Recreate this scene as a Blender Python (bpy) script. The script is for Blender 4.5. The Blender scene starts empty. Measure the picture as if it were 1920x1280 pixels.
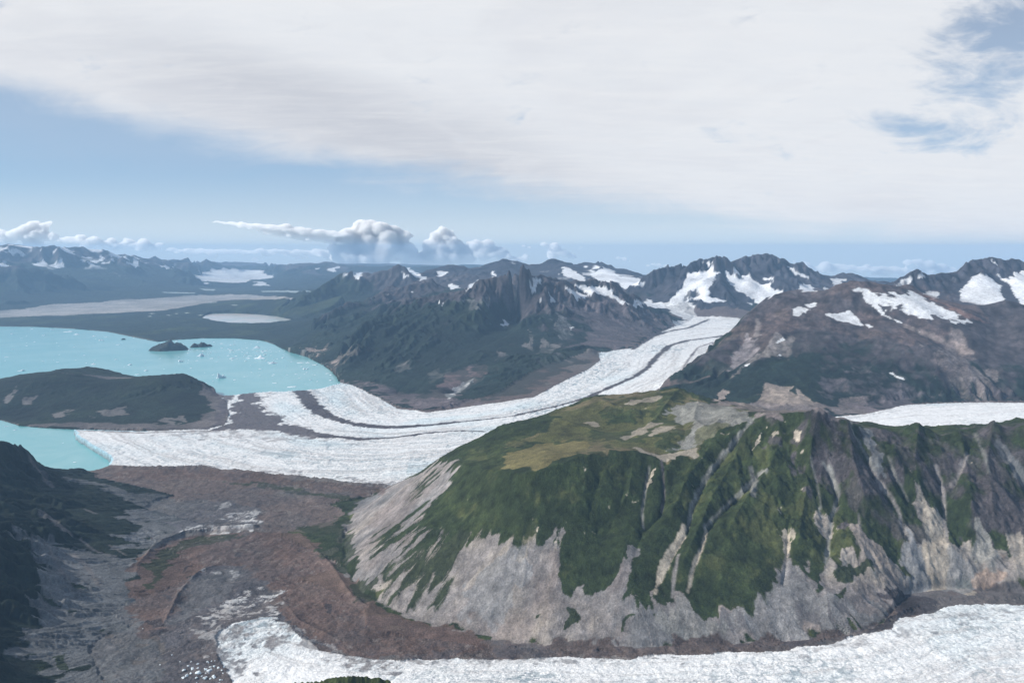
import bpy, math, os, time
import numpy as np
T0 = time.time()
def tick(s): pass
sc = bpy.context.scene
# ------------------------------------------------------------------ camera, world, sun, exposure
H = 1800.0                       # camera height above the lake (m)
PITCH = math.radians(6.99)
FPX = 1387.0                     # focal length in pixels of a 1920 px wide frame
cam = bpy.data.cameras.new('camera'); cam.lens = 36 * FPX / 1920; cam.sensor_width = 36
cam.clip_start = 5; cam.clip_end = 600000
camo = bpy.data.objects.new('camera', cam); sc.collection.objects.link(camo)
camo.location = (0, 0, H); camo.rotation_euler = (math.pi / 2 - PITCH, 0, 0); sc.camera = camo
SUN_EL, SUN_AZ = math.radians(34), math.radians(-96)    # azimuth measured from +Y towards +X
sd = bpy.data.lights.new('sun', 'SUN'); sd.energy = 5.0; sd.angle = math.radians(0.6); sd.color = (1, .955, .89)
so = bpy.data.objects.new('sun', sd); sc.collection.objects.link(so)
so.rotation_euler = (math.pi / 2 - SUN_EL, 0, math.pi - SUN_AZ)
sc.view_settings.view_transform = 'Standard'; sc.view_settings.look = 'None'
sc.view_settings.exposure = .1; sc.view_settings.gamma = 1
sc.cycles.volume_bounces = 10; sc.cycles.max_bounces = 12; sc.cycles.glossy_bounces = 2; sc.cycles.transmission_bounces = 2; sc.cycles.diffuse_bounces = 2
sc.cycles.use_denoising = True
w = bpy.data.worlds.new('World'); sc.world = w; w.use_nodes = True
def N(nt, typ, **kw):
    n = nt.nodes.new(typ)
    for k, v in kw.items():
        if k.startswith('i_'): n.inputs[int(k[2:])].default_value = v
        else: setattr(n, k, v)
    return n
class G:                                                  # tiny expression builder for shader maths
    def __init__(s, nt): s.nt = nt
    def m(s, op, a, b=None, c=None, clamp=False):
        n = s.nt.nodes.new('ShaderNodeMath'); n.operation = op; n.use_clamp = clamp
        for i, v in enumerate((a, b, c)):
            if v is None: continue
            if isinstance(v, (int, float)): n.inputs[i].default_value = v
            else: s.nt.links.new(v, n.inputs[i])
        return n.outputs[0]
    def mix(s, f, a, b):
        n = s.nt.nodes.new('ShaderNodeMix'); n.data_type = 'RGBA'
        for i, v in ((0, f), (6, a), (7, b)):
            if isinstance(v, (int, float)): n.inputs[i].default_value = v
            elif isinstance(v, tuple): n.inputs[i].default_value = v + (1,)
            else: s.nt.links.new(v, n.inputs[i])
        return n.outputs[2]
    def noise(s, vec, scale, detail=5, rough=.55, dist=0.0):
        n = s.nt.nodes.new('ShaderNodeTexNoise'); n.inputs['Scale'].default_value = scale; n.inputs['Detail'].default_value = detail
        n.inputs['Roughness'].default_value = rough; n.inputs['Distortion'].default_value = dist
        s.nt.links.new(vec, n.inputs['Vector']); return n.outputs[0]
    def step(s, x, a, b, smooth=True):
        n = s.nt.nodes.new('ShaderNodeMapRange'); n.interpolation_type = 'SMOOTHSTEP' if smooth else 'LINEAR'
        n.inputs['From Min'].default_value = a; n.inputs['From Max'].default_value = b
        s.nt.links.new(x, n.inputs['Value']); return n.outputs[0]
    def xyz(s, x, y, z):
        n = s.nt.nodes.new('ShaderNodeCombineXYZ')
        for i, v in enumerate((x, y, z)):
            if isinstance(v, (int, float)): n.inputs[i].default_value = v
            else: s.nt.links.new(v, n.inputs[i])
        return n.outputs[0]
nt = w.node_tree; g = G(nt); bg = nt.nodes['Background']
sky = nt.nodes.new('ShaderNodeTexSky'); sky.sky_type = 'NISHITA'; sky.sun_disc = False
sky.sun_elevation = SUN_EL; sky.sun_rotation = SUN_AZ; sky.altitude = 1500; sky.dust_density = .6; sky.air_density = 1.0; sky.ozone_density = 1.5
tc = nt.nodes.new('ShaderNodeTexCoord'); sp = nt.nodes.new('ShaderNodeSeparateXYZ'); nt.links.new(tc.outputs['Generated'], sp.inputs[0])
x_, y_, z_ = sp.outputs
yc = g.m('MAXIMUM', y_, .08); T = g.m('DIVIDE', x_, yc); E = g.m('DIVIDE', z_, yc)          # sideways and upward slope of the direction
hz_ = g.m('MAXIMUM', z_, .02)                            # lift the sky lookup just above the horizon
v_ = g.xyz(x_, y_, hz_); nt.links.new(v_, sky.inputs['Vector'])
base = N(nt, 'ShaderNodeVectorMath', operation='SCALE'); nt.links.new(sky.outputs[0], base.inputs[0]); base.inputs['Scale'].default_value = .085
# coordinates on the cloud layer overhead (so that streaks run away towards the horizon)
dz = g.m('ADD', g.m('MAXIMUM', z_, 0.0), .10)
P = g.xyz(g.m('DIVIDE', x_, dz), g.m('DIVIDE', y_, dz), 0.0)
pn = nt.nodes.new('ShaderNodeMapping'); pn.inputs['Rotation'].default_value = (0, 0, math.radians(-58)); pn.inputs['Scale'].default_value = (.35, 1.3, 1)
nt.links.new(P, pn.inputs['Vector']); PS = pn.outputs[0]
n1 = g.noise(PS, 1.1, 6, .55, .6); n2 = g.noise(P, .8, 5, .5, .3); n3 = g.noise(PS, 3.2, 7, .6, .8); n4 = g.noise(P, 3.5, 8, .62, .5); n5 = g.noise(PS, 9.0, 8, .68, .4)
mq = nt.nodes.new('ShaderNodeMapping'); mq.inputs['Rotation'].default_value = (0, 0, math.radians(14)); mq.inputs['Scale'].default_value = (1.0, 2.6, 1)
nt.links.new(g.xyz(T, E, 0.0), mq.inputs['Vector']); n6 = g.noise(mq.outputs[0], 7.0, 10, .6, .9); n7 = g.noise(mq.outputs[0], 2.6, 6, .5, .6); n8 = g.noise(mq.outputs[0], 24.0, 8, .65, .6)
# lower edge of the cloud deck: E = .0735 - .152 T + .068 T^2
edge = g.m('ADD', g.m('MULTIPLY_ADD', T, -.152, .0735), g.m('MULTIPLY', g.m('MULTIPLY', T, T), .068))
d = g.m('SUBTRACT', E, edge)
dn = g.m('ADD', d, g.m('MULTIPLY', g.m('SUBTRACT', n1, .5), .05))
dn = g.m('ADD', dn, g.m('MULTIPLY', g.m('SUBTRACT', n6, .5), .05)); dn = g.m('ADD', dn, g.m('MULTIPLY', g.m('SUBTRACT', n8, .5), .015))
deck = g.m('MULTIPLY', g.step(dn, -.020, .034), g.m('MULTIPLY', g.step(E, 1.3, .5), g.step(y_, 0.0, .25)))
# the thinner blue-grey veil hanging under the deck on the left
veil = g.m('MULTIPLY', g.step(g.m('ADD', dn, g.m('MULTIPLY_ADD', T, -.14, .0)), -.05, .07), .4)
# blue gaps high on the right
def spot(t0, e0, a, b, rot=0.0):
    u = g.m('SUBTRACT', T, t0); v = g.m('SUBTRACT', E, e0)
    uu = g.m('ADD', g.m('MULTIPLY', u, math.cos(rot) / a), g.m('MULTIPLY', v, math.sin(rot) / a))
    vv = g.m('ADD', g.m('MULTIPLY', u, -math.sin(rot) / b), g.m('MULTIPLY', v, math.cos(rot) / b))
    return g.m('EXPONENT', g.m('MULTIPLY', g.m('ADD', g.m('MULTIPLY', uu, uu), g.m('MULTIPLY', vv, vv)), -1.0))
gap = g.m('ADD', g.m('MULTIPLY', spot(.66, .29, .13, .07, .6), 1.15), g.m('MULTIPLY', spot(.54, .155, .11, .026, -.12), .95))
gap = g.m('ADD', gap, g.m('MULTIPLY', g.m('SUBTRACT', n6, .5), 2.6)); gap = g.m('ADD', gap, g.m('MULTIPLY', g.m('SUBTRACT', n8, .5), .9))
gap = g.m('MULTIPLY', g.step(gap, .2, 1.15), .95)
deck2 = g.m('MULTIPLY', deck, g.m('SUBTRACT', 1.0, gap))
shade = g.step(g.m('ADD', spot(-.22, .17, .42, .075, -.28), g.m('MULTIPLY', g.m('SUBTRACT', n2, .5), 1.0)), .1, 1.1)
shade2 = g.step(n1, .38, .72)
cc = g.mix(shade, (.79, .815, .855), (.59, .615, .675)); cc = g.mix(g.m('MULTIPLY', g.step(n7, .42, .66), .5), cc, (.68, .70, .755)); cc = g.mix(g.m('MULTIPLY', g.step(n6, .48, .75), .35), cc, (.86, .87, .885)); cc = g.mix(g.m('MULTIPLY', g.step(n3, .42, .68), .22), cc, (.88, .88, .89)); cc = g.mix(g.m('MULTIPLY', g.step(n4, .5, .72), .18), cc, (.66, .67, .72)); cc = g.mix(g.m('MULTIPLY', g.step(n5, .4, .75), .22), cc, (.90, .90, .91))
blue = g.mix(g.m('MULTIPLY', g.step(E, .42, .02), .75), base.outputs[0], (.34, .56, .82))
blue = g.mix(g.m('MULTIPLY', g.step(E, .12, .0), .85), blue, (.68, .77, .83)); blue = g.mix(g.step(E, .05, .0), blue, (.66, .77, .85))
v1 = g.mix(veil, blue, (.50, .58, .72)); allc = g.mix(deck2, v1, cc)
nt.links.new(allc, bg.inputs['Color']); bg.inputs['Strength'].default_value = .94


# ------------------------------------------------------------------ pixel -> place helpers
SP, CP = math.sin(PITCH), math.cos(PITCH)
def ray(x, y):                   # -> azimuth, slope dz/dr of the sight line through a photo pixel
    dx = (x - 960) / FPX; dy = (640 - y) / FPX
    X, Y, Z = dx, CP + dy * SP, -SP + dy * CP
    hr = math.hypot(X, Y)
    return math.atan2(X, Y), Z / hr
def pt(kind, p):                 # -> (azimuth, ln r, z)
    if kind == 'r':
        t, s = ray(p[0], p[1]); r = p[2] * 1000 / math.cos(t); return t, math.log(r), H + r * s
    if kind == 'z':
        t, s = ray(p[0], p[1]); r = (p[2] - H) / s; return t, math.log(r), p[2]
    t, s = ray(p[0], 560); return t, math.log(p[1] * 1000 / math.cos(t)), p[2]      # 'h': x, r km, z

# ------------------------------------------------------------------ the map: crests, feet, shores (photo pixels + distance or height)
LINES = [
 # near green mountain
 ('r','near',[(1400,772,4.15),(1440,774,4.05),(1480,775,4.0),(1510,773,3.95),(1535,768,3.9),(1548,774,3.9),(1560,781,3.9),(1590,790,3.9),(1610,798,3.95),(1620,804,3.95),(1640,803,3.95),(1660,806,3.95),(1680,811,4.0),(1700,803,4.0),(1720,802,4.0),(1745,808,4.0),(1762,816,4.0),(1790,810,4.0),(1810,807,4.0),(1822,803,4.0),(1845,800,4.0),(1863,792,3.95),(1885,803,3.95),(1905,810,3.9),(1920,797,3.9),(1960,785,3.9),(2050,790,3.9),(2300,770,4)]),
 ('r','near',[(845,866,4.25),(875,872,4.0),(905,878,3.85),(950,886,3.7),(1000,884,3.65),(1050,868,3.7),(1090,853,3.78),(1140,843,3.85),(1190,845,3.85),(1240,862,3.8),(1290,852,3.85),(1330,825,3.95),(1365,795,4.05),(1400,772,4.15)]),
 ('r','near',[(960,838,4.15),(1040,834,4.15),(1090,820,4.2)]),
 ('r','near',[(1130,805,4.4),(1180,800,4.4),(1220,790,4.45),(1290,790,4.35),(1340,780,4.35)]),
 ('r','near',[(740,907,5.2),(780,890,4.75),(800,876,4.6),(830,855,4.45),(860,838,4.45),(900,820,4.5),(940,797,4.6),(980,788,4.65),(1020,780,4.75),(1060,765,4.85),(1090,750,4.95),(1120,740,5.0),(1150,740,5.0),(1190,737,5.0),(1230,732,4.95),(1270,727,4.9),(1310,742,4.8),(1350,757,4.6),(1400,769,4.3)]),
 ('z','near',[(715,917,85),(680,940,90),(655,970,95),(640,1010,105),(650,1060,120),(680,1110,140),(760,1150,155),(880,1185,165),(1000,1205,175),(1200,1212,180),(1400,1205,185),(1600,1192,190),(1660,1165,195),(1700,1110,215),(1760,1100,220),(1920,1110,225),(2200,1120,230)]),
 ('r','near',[(1250,880,3.72),(1120,1000,3.42)]),
 # near mountain's back foot
 ('h','near',[(1240,7.2,200),(1150,6.4,180)]),
 # moraine valley between
 ('z','moraine',[(205,883,12),(230,878,30),(300,876,32),(450,884,45),(600,900,55),(735,913,70)]),
 ('z','moraine',[(200,895,25),(300,905,30),(500,912,40),(690,930,62)]),
 ('z','moraine',[(290,950,60),(500,960,70),(630,965,85)]),
 ('z','moraine',[(290,1010,90),(400,1030,100),(520,1040,105),(630,1060,118)]),
 ('z','moraine',[(240,1150,150),(400,1120,140),(550,1120,145),(670,1130,150)]),
 ('z','moraine',[(200,1210,175),(300,1250,178),(380,1230,172)]),
 ('z','moraine',[(500,1170,165),(640,1222,172),(760,1237,175),(900,1232,176),(1100,1227,180),(1300,1224,185),(1480,1212,190),(1560,1197,195),(1640,1182,200)]),
 # left dark hill
 ('r','lefthill',[(-500,640,4.4),(-200,745,4.6),(-60,808,4.8),(0,830,5.0),(40,856,5.3),(75,878,5.6),(100,890,5.85)]),
 ('z','lefthill',[(112,892,6),(170,905,28),(215,930,45),(255,965,60),(275,1000,80),(262,1040,95),(240,1090,115),(205,1130,140),(160,1180,175),(60,1290,230)]),
 ('r','lefthill',[(-330,900,3.3),(-150,960,3.2),(-40,1010,3.2),(60,1050,3.35)]),
 ('r','lefthill',[(-400,1100,2.3),(-150,1180,2.35),(-20,1225,2.5),(40,1300,2.4)]),
 # dark hill by the lake
 ('r','knob',[(-400,740,9.4),(-200,735,9.5),(-80,726,9.6),(0,714,9.5),(40,702,9.4),(110,696,9.3),(150,699,9.3),(200,709,9.3),(250,707,9.3),(280,704,9.3),(345,700,9.3),(365,708,9.3),(385,720,9.2),(405,733,9.1)]),
 ('z','knob',[(-400,790,3),(0,786,3),(40,796,3),(90,800,3),(140,802,4),(200,804,15),(260,805,38),(330,803,38),(380,802,38),(420,794,38),(428,770,32),(425,745,25),(408,741,3)]),
 ('z','knob',[(404,737,3),(380,722,3),(300,716,3),(200,716,3),(100,712,3),(0,715,3),(-400,716,3)]),
 # centre mountains
 ('r','centre',[(1272,602,15.2),(1240,586,15.2),(1200,573,15.2),(1160,560,15.2),(1130,549,15.2),(1115,541,15),(1095,535,14.8),(1060,532,14.4),(1045,527,14.2),(1030,530,14.1),(1000,527,13.8),(985,521,13.6),(967,512,13.5),(955,518,13.5),(923,521,13.6),(896,528,13.6),(880,540,13.5),(865,552,13.4),(833,567,13.0),(793,581,12.8),(745,602,12.4),(713,612,12.1),(687,633,11.6),(655,665,11),(643,692,10.5)]),
 ('r','centre',[(967,513,15.5),(985,560,14.8),(975,585,14.0),(950,618,12.6),(910,640,11.6),(860,663,10.9),(830,682,10.3),(790,710,9.6),(752,745,9.0)]),
 ('r','centre',[(980,598,12.4),(1030,596,12.7),(1060,602,12.6),(1090,598,12.9),(1115,597,13.0),(1150,615,12.7)]),
 ('r','centre',[(923,521,13.6),(900,560,13.1),(872,590,12.6)]),
 ('r','centre',[(833,567,13.0),(815,600,12.2),(795,640,11.3),(770,680,10.3)]),
 ('h','centre',[(800,10.9,260),(850,11.6,380),(900,12.2,560)]),
 ('h','centre',[(730,9.6,100),(760,10.2,180),(800,10.9,260)]),
 ('z','centre',[(640,712,4),(625,698,4),(600,682,4),(578,670,6)]),
 ('z','centre',[(650,717,38),(690,733,58),(740,758,80),(790,771,105),(840,766,118)]),
 ('z','centre',[(845,750,125),(880,712,170),(920,690,210),(980,660,280),(1040,640,360)]),
 ('r','hump',[(850,753,8.9),(870,735,9.1),(900,708,9.4),(930,694,9.7),(970,676,10),(1000,666,10.2),(1050,657,10.5),(1090,647,10.9),(1110,650,11.0),(1122,664,11.1)]),
 ('z','centre',[(1125,661,292),(1150,656,304),(1190,651,318),(1205,640,330),(1225,627,340),(1258,612,355),(1275,604,362)]),
 # blue ridges further back left of centre
 ('r','backleft',[(527,590,20),(560,560,20.5),(593,543,21),(627,520,22),(638,513,22),(647,509,22),(655,513,22),(670,519,22),(687,521,22),(703,513,22),(715,507,22),(727,507,22),(738,499,22),(749,497,22),(760,500,22),(768,510,22),(793,524,22),(815,535,21)]),
 ('r','backleft',[(813,528,18.5),(807,522,18),(790,533,18),(770,538,17.8),(747,540,17.5),(715,555,17),(690,568,16.5),(650,590,15.5),(600,618,14.5),(575,640,13.6)]),
 ('r','backleft',[(813,528,18.5),(830,540,18.2),(853,546,18.4),(880,545,18.5)]),
 ('z','backleft',[(525,596,40),(560,612,30),(590,635,25),(560,655,8)]),
 ('h','backleft',[(700,15.0,420),(780,16.0,700),(850,16.8,900)]),
 ('h','backleft',[(700,19.3,500),(780,20.0,900),(900,19.0,950),(1000,19,900),(1100,18.6,800),(1190,17.8,600)]),
 # rear ridge
 ('r','rear',[(790,512,24),(808,507,24),(825,503,24),(838,498,24),(850,496,24),(862,498,24),(880,504,24),(900,502,24),(915,494,24),(930,490,24),(945,488,24),(958,490,24),(970,490,24),(980,495,24),(992,501,24),(1010,497,24),(1025,490,24),(1037,489,24),(1055,491,24),(1070,494,24),(1082,498,24),(1095,495,24),(1108,496,24),(1116,495,24),(1121,490,24),(1125,488,24),(1130,493,24),(1140,498,24),(1152,502,24),(1170,510,24),(1195,517,24),(1230,528,24)]),
 ('r','rear',[(1060,491,24),(1075,520,21.5),(1090,540,19.5)]),
 ('r','rear',[(1190,540,19.0),(1170,532,20),(1125,495,24)]),
 # big massif right of centre
 ('r','massif',[(1180,545,18),(1190,527,18.2),(1205,520,18.2),(1225,508,18.2),(1245,501,18.3),(1265,500,18.4),(1277,498,18.4),(1290,502,18.4),(1300,492,18.4),(1311,487,18.4),(1316,484,18.4),(1322,490,18.4),(1335,494,18.4),(1345,482,18.4),(1351,479,18.4),(1358,487,18.4),(1370,491,18.4),(1385,486,18.4),(1393,487,18.4),(1400,484,18.4),(1412,479,18.4),(1425,477,18.4),(1445,479,18.4),(1460,483,18.4),(1475,491,18.4),(1490,496,18.4),(1505,494,18.4),(1520,505,18.4),(1540,516,18.4),(1550,523,18.4),(1570,518,19),(1590,515,19.5),(1600,521,19.5),(1640,530,19),(1800,540,19)]),
 ('r','massif',[(1280,500,18.4),(1278,530,17.5),(1262,565,16.7)]),
 ('r','massif',[(1351,481,18.4),(1350,512,17.6),(1335,540,16.9),(1325,570,16.3)]),
 ('r','massif',[(1350,512,17.6),(1385,555,16.8),(1410,575,16.4)]),
 ('r','massif',[(1425,477,18.4),(1445,515,17.6),(1500,545,16.8)]),
 ('z','massif',[(1225,575,385),(1248,570,400),(1262,586,385),(1285,594,370),(1330,601,358),(1390,606,352)]),
 ('h','massif',[(1450,15.6,370),(1550,15.6,400),(1700,15.6,420),(2200,15,450)]),
 ('r','massif',[(1130,555,17.3),(1180,562,17.0),(1225,571,16.6)]),
 # brown mountain on the right
 ('r','brown',[(1238,722,8.1),(1270,701,8.2),(1300,685,8.3),(1350,645,8.6),(1370,622,8.7),(1385,607,8.8),(1400,592,8.9),(1420,572,9.1),(1440,556,9.2),(1455,551,9.2),(1480,545,9.3),(1500,543,9.3),(1520,544,9.3),(1545,545,9.2),(1560,540,9.2),(1572,533,9.1),(1585,530,9.1),(1600,526,9.1),(1615,528,9.1),(1632,528,9.1),(1645,532,9.1),(1665,534,9.1),(1685,537,9.1),(1700,533,9.1),(1712,536,9.1),(1722,547,9.0),(1745,553,9.0),(1770,562,8.9),(1800,571,8.9),(1825,572,8.8),(1850,573,8.8),(1870,567,8.8),(1885,563,8.8),(1900,565,8.8),(1920,572,8.8),(2000,580,8.8),(2300,560,9)]),
 ('r','brown',[(1590,530,9.1),(1600,560,8.85),(1612,585,8.7),(1640,603,8.5),(1700,616,8.3),(1760,645,8.05),(1800,668,7.9)]),
 ('r','brown',[(1520,543,9.3),(1523,586,8.75),(1500,625,8.4),(1495,665,8.0),(1520,700,7.6)]),
 ('r','brown',[(1440,557,9.2),(1415,620,8.6),(1380,680,8.1)]),
 ('r','brown',[(1880,565,8.8),(1870,620,8.3),(1880,700,7.5)]),
 ('r','brown',[(1612,585,8.7),(1600,640,8.2),(1590,700,7.6)]),
 ('z','brown',[(1244,733,286),(1300,752,278),(1380,768,275),(1450,779,278),(1560,780,285),(1640,769,295),(1700,757,300),(1830,752,310),(2200,755,330)]),
 # far right peak
 ('r','farright',[(1600,560,12.2),(1650,540,12.3),(1681,526,12.5),(1700,515,12.5),(1711,508,12.5),(1722,504,12.5),(1730,512,12.5),(1738,520,12.5),(1750,516,12.5),(1765,511,12.6),(1785,514,12.7),(1800,510,12.8),(1808,500,12.9),(1816,489,13),(1830,487,13),(1845,485,13),(1858,482,13),(1872,484,13),(1885,488,13),(1898,486,13),(1910,486,13),(1920,492,13),(2000,500,13),(2300,520,13)]),
 ('r','farright',[(1816,492,13),(1835,530,12.3),(1845,575,11.5)]),
 ('h','farright',[(1560,11.3,620),(1700,10.8,780),(1900,10.8,800),(2300,10.8,800)]),
 # far left range
 ('r','farleft',[(-500,440,30),(-200,455,32),(0,463,34),(20,460,34),(50,462,34),(80,464,34),(100,468,34.5),(130,466,35),(165,465,36),(185,467,36),(200,475,37),(215,482,37),(240,484,38),(262,482,39),(285,490,41),(320,488,44),(345,487,45),(370,495,47),(400,502,50),(440,504,54)]),
 ('r','farleft',[(-500,480,26),(-100,487,27),(0,500,27),(40,506,27.4),(90,516,27.8),(130,526,28.2),(170,540,28.6),(205,553,29)]),
 ('r','farleft',[(165,466,36),(200,510,33),(235,540,30.5)]),
 ('r','farleft',[(262,483,39),(290,515,35),(330,540,32)]),
 ('h','farleft',[(0,30.5,700),(100,31,500),(190,31,150)]),
 ('z','farleft',[(-500,600,40),(0,585,40),(60,576,42),(110,570,42),(200,560,44),(225,553,46),(300,549,48),(370,543,50),(388,537,55),(375,526,80),(365,518,120),(380,509,170),(430,503,230)]),
 # far right-hand side range of the far valley
 ('r','farmid',[(470,499,54),(500,500,52),(516,503,46),(530,499,46),(545,494,46),(560,498,45),(590,495,44),(612,490,44),(625,492,44),(650,500,44),(680,497,44),(700,501,44),(730,498,44),(760,502,44),(800,500,42),(870,500,42)]),
 ('r','farmid',[(545,494,46),(570,520,38),(600,540,32)]),
 ('z','farmid',[(500,506,200),(510,524,110),(525,540,65),(540,556,45)]),
 ('r','distant',[(-500,486,57),(150,491,57),(300,490,57),(360,491,57),(420,492,57),(470,492,58),(520,497,58),(560,498,57),(600,499,56),(640,498,56),(680,496,56),(700,499,56),(730,497,56),(760,500,56),(790,498,56),(830,500,56),(900,498,56),(1100,501,57)]),
 ('h','distant',[(1180,59,-300),(2300,59,-300)]), ('h','distant',[(1250,40,-120),(2300,40,-120)]), ('h','distant',[(1250,27,0),(2300,27,0)]),
 ('r','knoll',[(480,1420,1.8),(520,1330,1.8),(552,1281,1.82),(575,1279,1.82),(600,1276,1.82),(620,1271,1.82),(640,1268,1.82),(665,1266,1.82),(690,1268,1.82),(712,1270,1.82),(728,1276,1.82),(745,1290,1.82),(800,1420,1.8)]),
 # lowland beyond the lake
 ('z','forest',[(-400,606,6),(0,608,6),(100,610,6),(200,618,6),(300,634,6),(440,630,6),(500,634,6),(545,650,6)]),
 ('z','forest',[(-400,604,28),(0,600,28),(200,597,30),(330,585,32),(370,597,28),(450,610,28),(540,606,30)]),
 ('z','forest',[(380,597,25),(450,605,25),(548,600,25),(480,588,25)]),
 ('z','forest',[(0,592,30),(200,575,32),(400,562,35),(520,560,38)]),
 ('z','forest',[(400,541,60),(520,545,60)]),
 ('z','farice',[(390,527,90),(505,524,100)]),
 ('z','farice',[(400,510,170),(490,507,180)]),
]
Z0 = 0.0
LAKE = [(-600,610),(0,612),(60,612.5),(130,616),(200,622),(260,634),(295,641),(330,637),(380,634),(440,634),(490,638),(520,648),(542,660),(575,669),(600,682),(625,698),(638,712),(640,724),(600,740),(560,744),(480,746),(440,748),(405,743),(403,738),(378,723),(300,717),(200,717),(100,713),(0,716),(-600,717)]
LAKE2 = [(-600,780),(0,788),(40,799),(90,803),(142,805),(260,809),(330,830),(300,860),(240,874),(206,879),(175,886),(130,890),(100,888),(60,882),(20,868),(-100,840),(-600,800)]
POND = [(378,596),(384,591),(395,588),(430,587),(480,589),(520,593),(552,600),(540,603),(505,605),(470,606),(430,605),(400,601)]
GL_MAIN = [(137,804,48),(145,815,48),(165,830,48),(190,845,48),(204,853,48),(209,860,48),(203,870,40),(230,872,48),(300,871,60),(380,872,66),(450,879,74),(600,894,88),(742,908,90),(800,895,110),(900,860,130),(1000,828,160),(1100,795,200),(1180,760,240),(1240,727,288),(1290,692,310),(1340,652,328),(1385,608,352),(1450,605,360),(1450,598,365),(1385,600.5,362),(1335,596,366),(1300,594,368),(1292,601,364),(1270,610,354),(1228,628,338),(1208,640,328),(1190,652,314),(1150,657,300),(1122,663,290),(1125,676,280),(1102,693,262),(1050,718,232),(1000,745,200),(950,752,188),(900,760,170),(840,768,135),(800,773,118),(745,765,95),(690,737,62),(660,722,44),(640,717,38),(600,728,35),(560,732,34),(480,735,32),(440,740,30),(408,741,28),(425,752,32),(430,780,38),(420,797,42),(380,804,44),(260,808,46)]
GL_RIGHT = [(1400,790,275),(1480,781,280),(1560,782,286),(1610,777,290),(1650,770,296),(1700,759,301),(1760,756,305),(1830,754.5,310),(2250,757,330),(2250,840,330),(1700,850,300),(1440,840,275)]
GL_FRONT = [(432,1300,172),(425,1250,172),(405,1212,172),(398,1192,172),(410,1180,172),(440,1168,170),(500,1160,170),(540,1180,171),(600,1210,173),(640,1226,174),(700,1236,176),(760,1240,177),(900,1235,178),(1100,1231,182),(1300,1228,187),(1480,1216,193),(1560,1201,198),(1600,1195,200),(1640,1186,205),(1670,1170,208),(1700,1156,212),(1740,1150,215),(1800,1141,222),(1920,1134,228),(2400,1110,240),(2400,1900,240),(430,1900,175)]

# ------------------------------------------------------------------ log-polar map grid (conformal: square cells everywhere)
Q = float(os.environ.get('QQ', '1'))
D = 0.0013 * Q
TH0, TH1 = -0.76, 0.78
LR0, LR1 = math.log(1450), math.log(62000)
NC = int((TH1 - TH0) / D) + 1; NR = int((LR1 - LR0) / D) + 1
th = TH0 + D * np.arange(NC); lr = LR0 + D * np.arange(NR); rr = np.exp(lr)
R2 = rr[:, None].astype(np.float32)
cell = R2 * D                                            # metres per cell
def grid_of(kind, pts, d=D):
    a = np.array([pt(kind, p) for p in pts]); return (a[:, 1] - LR0) / d, (a[:, 0] - TH0) / d, a[:, 2]

def resize(a, nr, nc):                                   # separable linear resample
    y = np.linspace(0, a.shape[0] - 1, nr); x = np.linspace(0, a.shape[1] - 1, nc)
    y0 = np.minimum(y.astype(int), a.shape[0] - 2); fy = (y - y0)[:, None].astype(a.dtype)
    b = a[y0] * (1 - fy) + a[y0 + 1] * fy
    x0 = np.minimum(x.astype(int), a.shape[1] - 2); fx = (x - x0)[None].astype(a.dtype)
    return b[:, x0] * (1 - fx) + b[:, x0 + 1] * fx
def blur(a, n=1):
    for _ in range(n):
        p = np.pad(a, 1, mode='edge')
        a = (p[:-2, 1:-1] + p[2:, 1:-1] + p[1:-1, :-2] + p[1:-1, 2:] + 4 * a) / 8
    return a
def polymask(vi, ui, shape):
    m = np.zeros(shape, bool)
    i0, i1 = max(int(vi.min()) - 1, 0), min(int(vi.max()) + 2, shape[0])
    j0, j1 = max(int(ui.min()) - 1, 0), min(int(ui.max()) + 2, shape[1])
    if i0 >= i1 or j0 >= j1: return m
    Y, X = np.mgrid[i0:i1, j0:j1].astype(np.float32); ins = np.zeros(Y.shape, bool)
    n = len(vi)
    for k in range(n):
        y1, x1, y2, x2 = vi[k], ui[k], vi[(k + 1) % n], ui[(k + 1) % n]
        if y1 == y2: continue
        ins ^= ((y1 > Y) != (y2 > Y)) & (X < (x2 - x1) * (Y - y1) / (y2 - y1) + x1)
    m[i0:i1, j0:j1] = ins
    return m

def densify(pts, step=40.0):
    out = []
    for p, q in zip(pts[:-1], pts[1:]):
        n = int(abs(q[0] - p[0]) / step) + 1
        out += [tuple(p[i] + (q[i] - p[i]) * k / n for i in range(len(p))) for k in range(n)]
    return out + [tuple(pts[-1])]
def samples():
    V, U, Zs, Lb = [], [], [], []
    labs = []
    def add(kind, lab, pts, closed=False):
        if lab not in labs: labs.append(lab)
        pts = list(pts) + ([pts[0]] if closed else [])
        a = np.array([pt(kind, p) for p in densify(pts)])
        for k in range(len(a) - 1):
            n = int(max(abs(a[k + 1, :2] - a[k, :2])) / (DS * .5)) + 2
            t = np.linspace(0, 1, n)[:, None]; s = a[k] * (1 - t) + a[k + 1] * t
            V.append((s[:, 1] - LR0)); U.append((s[:, 0] - TH0)); Zs.append(s[:, 2]); Lb.append(np.full(n, labs.index(lab)))
    for kind, lab, pts in LINES: add(kind, lab, pts)
    for g in (GL_MAIN, GL_RIGHT, GL_FRONT): add('z', 'ice', g, True)
    return np.concatenate(V), np.concatenate(U), np.concatenate(Zs), np.concatenate(Lb), labs
DS = 0.004
SV, SU, SZ, SL, LABS = samples()
NRs = int((LR1 - LR0) / DS) + 1; NCs = int((TH1 - TH0) / DS) + 1
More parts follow.
